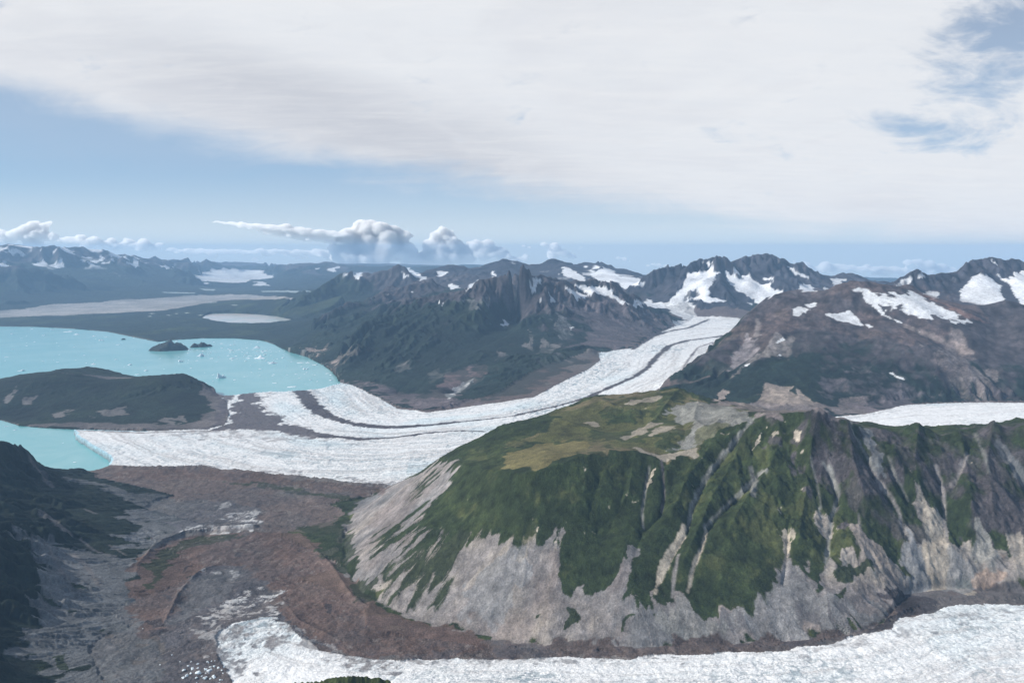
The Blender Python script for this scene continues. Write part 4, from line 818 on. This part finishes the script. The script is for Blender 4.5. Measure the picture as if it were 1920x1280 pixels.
put(mask([(443,737),(475,736),(478,758),(498,777),(540,795),(600,812),(680,820),(680,826),(600,822),(530,813),(480,808),(440,803),(395,808),(425,795),(438,770)], 3, amt=1.3), MORD * 1.5, .95, where=ice, vary=.1)
put(mask([(405,738),(428,739),(426,780),(400,800),(380,806),(395,790),(415,770)], 3), MORD * 1.7, .9)
put(mask([(480,736),(490,765),(520,785),(580,802),(560,803),(510,790),(482,768),(472,740)], 3, amt=2), MORD * 1.8, .65, where=ice * ss(nC_, -.5, .5))
stripe([(600,817),(680,823),(740,820),(800,812),(860,807),(908,809)], 3.4, 1.5)
stripe([(1186,655),(1200,643),(1225,630),(1250,622),(1290,615),(1312,606),(1330,598)], 3.0, 1.3)
stripe([(1385,634),(1340,640),(1308,652),(1290,675),(1275,700)], 1.1, .8, MORD * 2.2)
stripe([(140,806),(260,811),(380,808),(440,806)], 2.2, 2.0, MOR * 1.2, .6)
put(mask([(300,806),(480,806),(620,822),(700,830),(500,822),(400,818),(300,816)], 3, amt=2.2), C(.22, .2, .2), .55, where=ice * ss(nC_ + rnd * .5, -.2, .8))
put(mask([(600,888),(740,902),(740,909),(600,896),(450,881),(300,873),(300,870),(450,876)], 2, amt=2), MORD * 1.6, .6, where=ice * ss(nC_ + rnd * .4, -.2, .8))
put(mask([(440,1160),(560,1165),(700,1215),(900,1230),(1300,1222),(1300,1240),(900,1246),(700,1244),(560,1200),(480,1185)], 4, amt=2), DEB, .6, where=ss(nC_ + rnd * .4 + nB * .4, -.2, .9) * mk_gf)
put(mask([(1480,1225),(1640,1196),(1700,1165),(1760,1150),(1920,1136),(1920,1150),(1760,1168),(1700,1190),(1600,1220)], 4, amt=2), DEB * 1.3, .5, where=ss(nC_ + rnd * .4, .1, .9) * mk_gf)
lf = [(396,1192),(410,1178),(440,1166),(500,1158),(560,1180),(640,1222),(760,1240),(760,1262),(640,1248),(560,1222),(500,1200),(450,1205),(440,1240),(446,1300),(432,1300),(425,1250),(402,1210)]
put(mask(lf, 6, amt=1.6), DEB * 1.15, .85, where=ss(nC_ * .7 + nB * .7 + rnd * .35, -.35, .9) * mk_gf)
put(mask([(430,1170),(520,1165),(600,1205),(700,1232),(800,1236),(800,1246),(690,1244),(590,1225),(510,1190),(440,1190)], 5, amt=2), C(.30, .28, .27), .6, where=ss(nB * .8 + nC_ * .5, -.8, .7) * mk_gf)
put(mask([(380,1165),(400,1150),(420,1166),(404,1190),(398,1215),(385,1200)], 4, amt=2), ICE * .7, .6, where=ss(nC_ + nB, .2, .9))
put(mask([(540,1165),(620,1205),(680,1222),(640,1226),(560,1190)], 4, amt=2), ICE * .65, .5, where=ss(nC_ + rnd * .4, .3, 1))
# rubble valley mottling
vly = mr * ss(8500 - R2, 0, 1500) * ~ice
tone(vly * ss(nA2_ + nB * .5, .3, 1.5) * .45, C(.085, .078, .08)); tone(vly * ss(-nA2_ + nC_ * .5, .4, 1.8) * .4, C(.19, .15, .13)); tone(vly * ss(nC_ + rnd * .5, 1.3, 2.3) * .5, C(.045, .04, .045)); tone(vly * ss(-nC_ + rnd * .6, 1.6, 2.6) * .5, C(.30, .27, .25))
# ice cliff at the calving fronts
steep = ice & (sl > .7) & (h < 75) & (blur(mk_lake.astype(np.float32), 4) > 0)
tone(steep * .8, C(.42, .68, .78))
tone(((blur(mk_lake.astype(np.float32), 5) > .02) & ~ice & ~mk_lake & (h < 8)) * .5, C(.16, .14, .12))

lum0 = col.min(2); vw0 = ss(col[..., 1] - col[..., 0] * 1.12, .002, .012)
ledge = np.sin((h + nA * 60 + nB * 25) / (cell * 1.1)).astype(np.float32)
snm = blur(ss(lum0, .55, .7) * ~ice, 2); h = (h + (blur(h, 60) - h) * snm).astype(np.float32)
# rock grain: ribs and ledges differ in tone
rkm = (1 - vw0) * mount * (lum0 < .5) * ss(sl, .2, .5) * (.35 + .65 * ss(R2, 5500, 7500))
col *= (1 + rkm * np.clip(st1 * .16 + nC_ * .16 + st2 * .10 + ledge * .14, -.5, .8))[..., None]
# brush canopy, rubble and rock roughness
lum = col.mean(2); vw = ss(col[..., 1] - col[..., 0] * 1.12, .002, .012) * ss(.16 - lum, 0, .05)
ruf = nC_ * .55 + rnd * .38
kk = (cell / 6.0) * (~mk_lake & ~mk_pond & ~ice)
tl_ = blur((sel > 0) * TM, 2); h += (kk * tl_ * (st2 * 1.0 + st1 * .6 + nA2_ * 1.2 + rnd * .25)).astype(np.float32)
h += (kk * vw * (ruf * 2.4 + nB * 1.3 + 1.6)).astype(np.float32)
rub = mr * ss(9000 - R2, 0, 3000); h += (kk * rub * (nB * 2.2 + nC_ * 1.5 + rnd * .8)).astype(np.float32)
h += (kk * (1 - vw) * (1 - rub) * mount * ruf * ss(sl, .25, .6) * .9).astype(np.float32)
col *= (1 + (nC_ * .06 + rnd * .055 + nB * .06 + vw * (nC_ * .12 + rnd * .10 + nB2 * .10)) * ~ice)[..., None]
col[~ice] *= .9
tick('colour')
NAMES = {'near':'green_mountain','moraine':'moraine_valley','lefthill':'dark_hillside','knob':'lakeside_hill','centre':'mountain_range','hump':'glacier_side_hill','backleft':'blue_ridge','rear':'rear_ridge','massif':'snowy_massif','brown':'brown_mountain','farright':'snowy_peak','farleft':'far_range','farmid':'far_valley_range','distant':'distant_range','forest':'forest_plain','farice':'far_glacier','knoll':'rocky_knoll','ice':'glacier'}
reg = lab.copy().astype(np.int16)
reg[ice] = 100; reg[mk_gr] = 101; reg[mk_gf] = 102
reg[(lab == L['ice']) & ~ice] = L['moraine']

def ground_mat(name, bump=1.0, cv=.5):
    m = bpy.data.materials.new(name); m.use_nodes = True; nt = m.node_tree; b = nt.nodes['Principled BSDF']
    at = nt.nodes.new('ShaderNodeAttribute'); at.attribute_name = 'ground_tint'
    q = G(nt); co = nt.nodes.new('ShaderNodeTexCoord').outputs['Object']
    n1 = q.noise(co, .11, 6, .7); n2 = q.noise(co, .022, 5, .6)
    k = q.m('MULTIPLY', q.m('MULTIPLY_ADD', q.step(n1, .25, .75, False), cv, 1 - cv * .5), q.m('MULTIPLY_ADD', q.step(n2, .3, .7, False), cv * .6, 1 - cv * .3))
    sc2 = nt.nodes.new('ShaderNodeVectorMath'); sc2.operation = 'SCALE'; nt.links.new(at.outputs['Color'], sc2.inputs[0]); nt.links.new(k, sc2.inputs['Scale'])
    nt.links.new(sc2.outputs[0], b.inputs['Base Color'])
    bp = nt.nodes.new('ShaderNodeBump'); bp.inputs['Strength'].default_value = 1; bp.inputs['Distance'].default_value = bump
    nt.links.new(n1, bp.inputs['Height']); nt.links.new(bp.outputs[0], b.inputs['Normal']); b.inputs['Roughness'].default_value = .9
    b.inputs['Specular IOR Level'].default_value = .15
    return m
GM = ground_mat('ground', 6.5, .7); GI = ground_mat('glacier_ice', 5.0, .22)
# which rows to keep: thin out far and below-frame rows
rowstep = np.ones(NR, int)
keep = []
i = 0
while i < NR:
    keep.append(i); r = rr[i]
    i += 3 if r < 2300 else 1 if r < 25500 else 2
keep = np.array(keep)
hk = h[keep]; rk = rr[keep]; regk = reg[keep]; colk = col[keep]
X = (rk[:, None] * np.sin(th)[None]).astype(np.float32); Y = (rk[:, None] * np.cos(th)[None]).astype(np.float32)
nk = len(keep)
fid = regk[:-1, :-1]
tick('verts %d' % (nk * NC))
def build(name, cells, mat, zv=None, tint=True, z_arr=None):
    fi, fj = np.nonzero(cells)
    if len(fi) == 0: return None
    a = fi * NC + fj
    q = np.stack([a, a + 1, a + NC + 1, a + NC], 1)
    u, inv = np.unique(q, return_inverse=True); inv = inv.reshape(-1).astype(np.int32)
    Zv = hk.ravel()[u] if zv is None else np.full(len(u), zv, np.float32)
    co = np.stack([X.ravel()[u], Y.ravel()[u], Zv], 1).astype(np.float32)
    me = bpy.data.meshes.new(name)
    me.vertices.add(len(u)); me.vertices.foreach_set('co', co.ravel())
    nf = len(fi); me.loops.add(nf * 4); me.loops.foreach_set('vertex_index', inv)
    me.polygons.add(nf); me.polygons.foreach_set('loop_start', np.arange(0, nf * 4, 4, dtype=np.int32))
    me.polygons.foreach_set('loop_total', np.full(nf, 4, np.int32))
    me.update(calc_edges=True)
    me.polygons.foreach_set('use_smooth', np.ones(nf, bool))
    if tint:
        at = me.color_attributes.new('ground_tint', 'BYTE_COLOR', 'POINT')
        c = colk.reshape(-1, 3)[u]; c = np.concatenate([c, np.ones((len(c), 1), np.float32)], 1)
        at.data.foreach_set('color', np.clip(c, 0, 1).astype(np.float32).ravel())
    me.materials.append(mat)
    o = bpy.data.objects.new(name, me); sc.collection.objects.link(o); o['kind'] = 'structure'
    return o
for r_ in np.unique(fid):
    nm = {100:'main_glacier',101:'valley_glacier',102:'foreground_glacier'}.get(int(r_)) or NAMES[LABS[int(r_)]]
    build(nm, fid == r_, GI if r_ >= 100 else GM)
tick('terrain meshes')
def water_mat(c=(.14, .40, .42)):
    m = bpy.data.materials.new('glacial_water'); m.use_nodes = True; b = m.node_tree.nodes['Principled BSDF']
    b.inputs['Roughness'].default_value = .22; t = m.node_tree; q = G(t); co = t.nodes.new('ShaderNodeTexCoord').outputs['Object']
    n1 = q.noise(co, .0011, 6, .6, 1.2); n2 = q.noise(co, .02, 3, .6)
    t.links.new(q.mix(q.step(n1, .35, .68), tuple(c), tuple(v * k for v, k in zip(c, (1.45, 1.12, 1.1)))), b.inputs['Base Color'])
    bp = t.nodes.new('ShaderNodeBump'); bp.inputs['Strength'].default_value = .5; bp.inputs['Distance'].default_value = 1.0; t.links.new(n2, bp.inputs['Height']); t.links.new(bp.outputs[0], b.inputs['Normal'])
    return m
wm = water_mat()
lk = blur(mk_lake.astype(np.float32), 3)[keep] > .001; pk = blur(mk_pond.astype(np.float32), 3)[keep] > .001
build('lake_water', lk[:-1, :-1], wm, 0.0, False)
build('pond_water', pk[:-1, :-1], water_mat((.40, .45, .42)), 24.0, False)

# ------------------------------------------------------------------ islands, icebergs, ice blocks
def mat(name, c, rough=.8, noise=None, c2=None, bump=0.0, spec=.3):
    m = bpy.data.materials.new(name); m.use_nodes = True; t = m.node_tree; b = t.nodes['Principled BSDF']
    b.inputs['Roughness'].default_value = rough; b.inputs['Specular IOR Level'].default_value = spec
    b.inputs['Base Color'].default_value = (*c, 1)
    if noise:
        q = G(t); co = t.nodes.new('ShaderNodeTexCoord').outputs['Object']; n = q.noise(co, noise, 6, .65)
        t.links.new(q.mix(q.step(n, .35, .65), tuple(c), tuple(c2)), b.inputs['Base Color'])
        if bump:
            bp = t.nodes.new('ShaderNodeBump'); bp.inputs['Strength'].default_value = .8; bp.inputs['Distance'].default_value = bump
            t.links.new(n, bp.inputs['Height']); t.links.new(bp.outputs[0], b.inputs['Normal'])
    return m
M_BERG = mat('berg_ice', (.82, .85, .86), .5, .15, (.66, .80, .84), 1.0)
M_ISL = mat('island_brush', (.014, .022, .015), .9, .02, (.03, .032, .024), 4)
import bmesh
from mathutils import Vector, noise as mn
def berg_mesh(seed, peaks):
    g_ = np.random.default_rng(seed); bm = bmesh.new(); bmesh.ops.create_icosphere(bm, subdivisions=3, radius=1)
    pk = [(g_.uniform(-.7, .7), g_.uniform(-.35, .35), g_.uniform(.2, .45), g_.uniform(.25, .6)) for _ in range(peaks)]
    for v in bm.verts:
        p = v.co.copy(); o = Vector((seed * 3.1, 0, 0))
        k = 1 + .35 * mn.noise(p * 1.3 + o) + .2 * mn.noise(p * 3.1 + o)
        x, y = p.x * k, p.y * k * .55
        z = max(p.z, -.25) * .16
        if p.z > 0:
            z += sum(a * math.exp(-((x - px_) ** 2 + (y - py_) ** 2) / (w_ * w_)) for px_, py_, w_, a in pk) * min(p.z * 1.6, 1)
            z *= 1 + .5 * mn.noise(p * 4 + o)
        v.co = (x, y, z)
    me = bpy.data.meshes.new('iceberg'); bm.to_mesh(me); bm.free(); me.materials.append(M_BERG); return me
BM = [berg_mesh(i + 1, 1 + i % 4) for i in range(9)]
def place_berg(x, y, wpx, k, label, group, thin=1.0, z0=0.0):
    t, s_ = ray(x, y); r = (z0 - H) / s_; me = BM[k % len(BM)]
    o = bpy.data.objects.new('iceberg', me); sc.collection.objects.link(o)
    o.location = (r * math.sin(t), r * math.cos(t), z0); wm_ = wpx * math.hypot(r, H) / FPX / 2
    o.scale = (wm_, wm_ * .9, wm_ * thin); o.rotation_euler.z = -t + ((k * 37) % 40 - 20) / 57.3
    o['label'] = label; o['category'] = 'iceberg'
    if group: o['group'] = group
BIG = [(487,672,21,.9,'broad white iceberg with several peaks, widest on the lake'), (512,681,16,.8,'white iceberg just right of the widest berg'), (415,708,17,1.2,'tall blocky iceberg alone near the dark headland tip'), (376,668,13,.8,'white iceberg just below the small flat island'),
 (128,622,13,.4,'long low iceberg near the far shore on the left'), (547,725,18,.2,'very thin long floe in front of the glacier edge'), (481,652,10,1.0,'upright iceberg above the widest berg near the far shore'), (339,678,9,1.0,'iceberg floating below the conical island'),
 (40,695,10,.8,'iceberg by the top of the dark headland at the left edge'), (175,683,8,.9,'small iceberg out in the open left part of the lake'), (563,680,12,.3,'thin flat floe near the right end of the lake'), (435,657,9,.6,'low iceberg amid the crowded floes'), (273,695,7,.5,'small iceberg right above the middle of the dark headland')]
for k, (x, y, wd, th_, lb) in enumerate(BIG): place_berg(x, y, wd, k, lb, 'icebergs on the turquoise lake', th_)
g_ = np.random.default_rng(12)
SM = [(81,629,4),(143,627,6),(190,638,6),(222,646,5),(50,648,3),(12,669,4),(218,674,4),(243,684,5),(396,672,5),(435,672,8),(440,712,4),(573,692,8),(591,684,7),(577,680,6),(614,700,5),(583,712,4),(620,713,5),(515,718,6),(555,701,4),(513,702,3),(488,692,4),(257,702,5),(176,630,4),(60,617,4),(98,618,4),(22,626,3),(198,632,3),(300,672,3),(358,690,3)]
for _ in range(75): SM.append((g_.normal(445, 48), 640 + abs(g_.normal(20, 12)), g_.uniform(1.6, 4.5)))
for _ in range(70): SM.append((g_.uniform(300, 630), g_.uniform(645, 722), g_.uniform(1.3, 3.2)))
for _ in range(26): SM.append((g_.uniform(0, 300), g_.uniform(620, 690), g_.uniform(1.3, 3)))
for k, (x, y, wd) in enumerate(SM):
    i_, j_ = hit(x, y); i_ = int(i_); j_ = int(round(j_))
    t, s_ = ray(x, y); ii_ = int((math.log(-H / s_) - LR0) / D)
    if not (0 <= j_ < NC) or not mk_lake[ii_, j_] or abs(ii_ - i_) > 60: continue
    place_berg(x, y, wd * 1.4, k + 5, 'small white ice floe drifting on the turquoise lake', 'small ice floes on the lake', .5)
for k, (x, y, wd, lb) in enumerate([(12,799,6,'upper of the small floes in the lower bay at the left edge'), (28,806,5,'floe in the lower bay beneath the headland'), (46,797,4,'tiny floe against the headland shore in the lower bay'), (118,830,3,'lone floe left of the ice cliff in the lower bay'), (140,866,5,'floe in the middle of the lower bay near its bottom shore'), (196,842,6,'ice fragment at the foot of the calving cliff')]):
    place_berg(x, y, wd, k + 2, lb, 'floes in the lower bay', .35)
def island(x, y, wpx, hpx, seed, label):
    t, s_ = ray(x, y); r = -H / s_; sc_ = math.hypot(r, H) / FPX; R_ = wpx * sc_ / 2; Hh = hpx * sc_
    bm = bmesh.new(); n = 40; rows = []
    gg = np.random.default_rng(seed); ph = gg.uniform(0, 6, 4)
    for a in range(n + 1):
        f = a / n; row = []
        for b in range(56):
            an = b / 56 * 2 * math.pi; rad = R_ * (1 + .12 * math.sin(2 * an + ph[0]) + .07 * math.sin(5 * an + ph[1]) + .06 * mn.noise(Vector((math.cos(an) * 3, math.sin(an) * 3, seed))))
            px_, py_ = rad * f * math.cos(an), rad * f * math.sin(an) * .55
            prof = {1: (.30 * math.exp(-((px_ / R_) / .15) ** 2) * (1 - f) + .74 - .12 * f) * (1 - f ** 4), 2: .7 * (1 - f ** 3) * (1 + .3 * math.sin(px_ / R_ * 7)), 3: 1 - f ** 2}[seed]
            z = Hh * max(prof, 0) * (1 + .25 * mn.noise(Vector((px_, py_, 0)) / R_ * 6)) + mn.noise(Vector((px_, py_, 5)) / 22) * 4 * (1 - f) - (4 if a == n else 0)
            row.append(bm.verts.new((px_, py_, z)))
            if a == 0: break
        rows.append(row)
    for a in range(n):
        for b in range(56):
            c = (b + 1) % 56
            if a == 0: bm.faces.new((rows[0][0], rows[1][b], rows[1][c]))
            else: bm.faces.new((rows[a][b], rows[a + 1][b], rows[a + 1][c], rows[a][c]))
    me = bpy.data.meshes.new('island'); bm.to_mesh(me); bm.free(); me.materials.append(M_ISL)
    for p in me.polygons: p.use_smooth = True
    o = bpy.data.objects.new('island', me); sc.collection.objects.link(o); o.location = (r * math.sin(t), r * math.cos(t), 0); o.rotation_euler.z = -t
    o['kind'] = 'structure'; o['label'] = label
island(319, 656, 59, 17, 1, 'dark wooded island with a pointed knob in the turquoise lake')
island(376, 650, 33, 9, 2, 'low flat island right of the pointed one'); island(231.5, 636.5, 7, 2.2, 3, 'tiny rock islet far out on the lake')
def block_mesh(seed, sub):
    bm = bmesh.new(); bmesh.ops.create_icosphere(bm, subdivisions=sub, radius=1); o = Vector((seed * 5.3, 1, 2))
    for v in bm.verts:
        p = v.co.copy(); k = .75 + .5 * mn.noise(p * 1.1 + o) + .25 * mn.noise(p * 2.7 + o)
        p = p * k; v.co = (round(p.x * 2.2) / 2.2 * .6 + p.x * .4, p.y * .85, max(p.z, -.3) * .8)
    me = bpy.data.meshes.new('ice_block'); bm.to_mesh(me); bm.free(); me.materials.append(M_BERG); return me
BK = [block_mesh(k + 1, 3) for k in range(6)]
g_ = np.random.default_rng(21)
spots = [(372,1262,13), (350,1268,10), (392,1258,11), (362,1252,9), (384,1272,10), (401,1268,9), (345,1256,8), (410,1252,8)] + [(g_.uniform(336, 420), g_.uniform(1240, 1290), g_.uniform(3, 7)) for _ in range(34)] + [(300,1246,4), (322,1228,4), (268,1178,2.5)]
big = ['largest white ice block in the rubble pond at the bottom edge', 'pale ice block low on the left side of the rubble pond', 'ice block at the right side of the rubble pond', 'ice block at the top of the pile of blocks']
for k, (x, y, wd) in enumerate(spots):
    i_, j_ = hit(x, y); i_ = int(i_); j_ = int(round(j_)); z0 = float(h[i_, j_]); r = rr[i_]; t = th[j_]
    o = bpy.data.objects.new('ice_block', BK[k % 6]); sc.collection.objects.link(o); sz = .8 * wd * math.hypot(r, H - z0) / FPX / 2
    o.location = (r * math.sin(t), r * math.cos(t), z0 + sz * .1); o.scale = (sz, sz, sz * .9); o.rotation_euler.z = k * 1.7
    o['label'] = big[k] if k < 4 else 'small angular ice block among dark debris below the dirty glacier'; o['category'] = 'ice block'; o['group'] = 'ice blocks in the rubble'
# ------------------------------------------------------------------ cumulus clouds beyond the haze
def cloud_mat():
    m = bpy.data.materials.new('cloud'); m.use_nodes = True; t = m.node_tree; t.nodes.remove(t.nodes['Principled BSDF'])
    v = t.nodes.new('ShaderNodeVolumePrincipled'); v.inputs['Color'].default_value = (1, 1, 1, 1); v.inputs['Density'].default_value = .0055; v.inputs['Anisotropy'].default_value = .2
    t.links.new(v.outputs[0], t.nodes['Material Output'].inputs['Volume']); return m
M_CL = cloud_mat()
tex = bpy.data.textures.new('cloud_billows', 'CLOUDS'); tex.noise_scale = 1900; tex.noise_depth = 6; tex.noise_type = 'HARD_NOISE'
def cloud(puffs, dist, label, flat=.75, vox=125, seed=0, disp=650, ydep=.8):
    g_ = np.random.default_rng(seed); r = dist * 1000; px = math.hypot(r, 0) / FPX
    bm = bmesh.new(); base_t = ray(*puffs[0][:2])[0]
    cx, cy = r * math.tan(base_t), r
    for (x, y, rad) in puffs:
        t, s_ = ray(x, y)
        c = Vector((r * math.tan(t), r + g_.uniform(-.3, .3) * rad * px, H + r / math.cos(t) * s_)); R_ = rad * px
        for k in range(7):
            off = Vector((g_.normal() * .5, g_.normal() * .5 * ydep, g_.normal() * .3 * flat)) * R_ if k else Vector((0, 0, 0))
            rr_ = R_ * (1 if k == 0 else g_.uniform(.35, .65)); n0 = len(bm.verts)
            bmesh.ops.create_icosphere(bm, subdivisions=3, radius=rr_); bm.verts.ensure_lookup_table()
            for v in bm.verts[n0:]: v.co = Vector((v.co.x, v.co.y, v.co.z * flat)) + c + off - Vector((cx, cy, H))
    me = bpy.data.meshes.new('tmp'); bm.to_mesh(me); bm.free()
    o = bpy.data.objects.new('tmp', me); sc.collection.objects.link(o)
    rm = o.modifiers.new('r', 'REMESH'); rm.mode = 'VOXEL'; rm.voxel_size = vox
    dp = o.modifiers.new('d', 'DISPLACE'); dp.texture = tex; dp.strength = disp; dp.mid_level = .45; dp.texture_coords = 'LOCAL'
    dg = bpy.context.evaluated_depsgraph_get(); dg.update(); m2 = bpy.data.meshes.new_from_object(o.evaluated_get(dg)); m2.name = 'cloud'
    bpy.data.objects.remove(o); bpy.data.meshes.remove(me)
    m2.materials.clear(); m2.materials.append(M_CL); m2.polygons.foreach_set('use_smooth', np.ones(len(m2.polygons), bool))
    o = bpy.data.objects.new('cloud', m2); sc.collection.objects.link(o); o.location = (cx, cy, H)
    o['label'] = label; o['category'] = 'cloud'; o['group'] = 'clouds low over the horizon'
CD = 68
cloud([(655,448,30),(690,428,23),(676,420,15),(715,428,20),(738,433,18),(758,442,17),(690,460,38),(730,468,34),(762,474,27),(655,478,30),(700,486,32),(775,490,22),(635,466,22)], CD, 'tallest white-topped cumulus of the bank left of centre', seed=1)
cloud([(384 + k * 8, 414 + k * .85 + (k % 3 - 1) * 1.0, min(3 + k * .9, 15)) for k in range(34)] + [(500 + k * 14, 436 + k * 2, 12) for k in range(11)], CD - 1, 'long grey tongue of cloud reaching left from the tall cumulus', flat=.42, seed=2, disp=220, vox=85)
cloud([(830,431,12),(820,441,16),(842,446,17),(812,461,22),(850,463,25),(830,481,29),(872,482,22),(798,483,22),(880,470,16)], CD + 1, 'rounded cumulus tower right of the tallest one', seed=3)
cloud([(890,460,14),(915,458,15),(905,475,20),(935,474,17),(950,486,14),(970,488,12),(985,480,7)], CD, 'ragged grey cumulus above the middle ridges', seed=4, disp=440)
cloud([(1020,458,9),(1040,462,11),(1055,474,12),(1035,478,12),(1070,480,8)], CD + 2, 'small grey cloud above the rear ridge', seed=5, disp=450)
cloud([(1090,463,3.5),(1086,467,2.5)], CD, 'tiny cloud puff right of the small grey cloud', seed=6, disp=150, vox=65)
cloud([(982,461,5),(992,464,4)], CD, 'tiny cloud puff between two larger grey clouds', seed=7, disp=200, vox=65)
cloud([(1160,483,5),(1170,486,6),(1180,490,3)], CD, 'little grey wisp left of the twin pointed peaks', seed=8, disp=250, vox=65)
cloud([(1225,495,5),(1235,497,7),(1248,499,6),(1215,498,4)], CD, 'small bright cloud beside the twin pointed peaks', flat=.6, seed=9, disp=250, vox=100)
cloud([(62,420,12),(50,428,14),(80,424,13),(92,418,8),(40,440,18),(75,440,18),(20,445,16),(100,445,14),(60,455,20),(5,440,14),(-20,450,16)], CD, 'bright cumulus over the far range at the left edge', seed=10)
cloud([(110 + k * 8, 449 + k * .6 + (k % 3), 10) for k in range(24)] + [(125,447,10),(150,444,11),(180,449,12),(210,451,11),(240,453,12),(270,454,10),(300,457,8),(165,460,12),(220,464,12),(270,466,12),(320,468,10)], CD + 3, 'long low cloud bank on top of the far left range', flat=.6, seed=11, disp=380)
cloud([(340 + k * 9, 470 + (k % 4), 10) for k in range(32)] + [(350,470,8),(380,472,9),(420,474,9),(460,476,10),(500,478,10),(540,478,11),(580,474,11),(600,478,12),(560,484,10),(480,486,9),(400,482,8),(620,485,11)], CD + 4, 'pale cloud bank closing the far valley', flat=.5, seed=12, disp=400)
cloud([(1490 + k * 9, 503 + (k % 3) * 2, 11) for k in range(20)] + [(1490,490,5),(1510,495,8),(1545,496,12),(1565,498,10),(1590,502,9),(1620,506,8),(1530,505,10)], CD, 'white cloud bank right of the snowy massif', flat=.6, seed=13, disp=400)
cloud([(1640 + k * 9, 508 + (k % 3) * 2, 11) for k in range(18)] + [(1700,492,9),(1720,490,11),(1740,495,12),(1765,500,11),(1785,504,8),(1680,503,10),(1650,506,9)], CD, 'white cloud bank left of the far right peak', flat=.65, seed=14, disp=400)
# ------------------------------------------------------------------ haze
bpy.ops.mesh.primitive_cube_add(size=1); hz = bpy.context.object; hz.name = 'haze'
hz.location = (0, 0, (2260 - 600) / 2); hz.scale = (126000, 126000, 2860); hz['kind'] = 'stuff'
hm = bpy.data.materials.new('haze_air'); hm.use_nodes = True; t = hm.node_tree; t.nodes.remove(t.nodes['Principled BSDF'])
pv = t.nodes.new('ShaderNodeVolumePrincipled'); pv.inputs['Color'].default_value = (.42, .68, 1.0, 1); pv.inputs['Density'].default_value = 1.5e-5; pv.inputs['Anisotropy'].default_value = 0.0
t.links.new(pv.outputs[0], t.nodes['Material Output'].inputs['Volume']); hz.data.materials.append(hm)

tick('done')
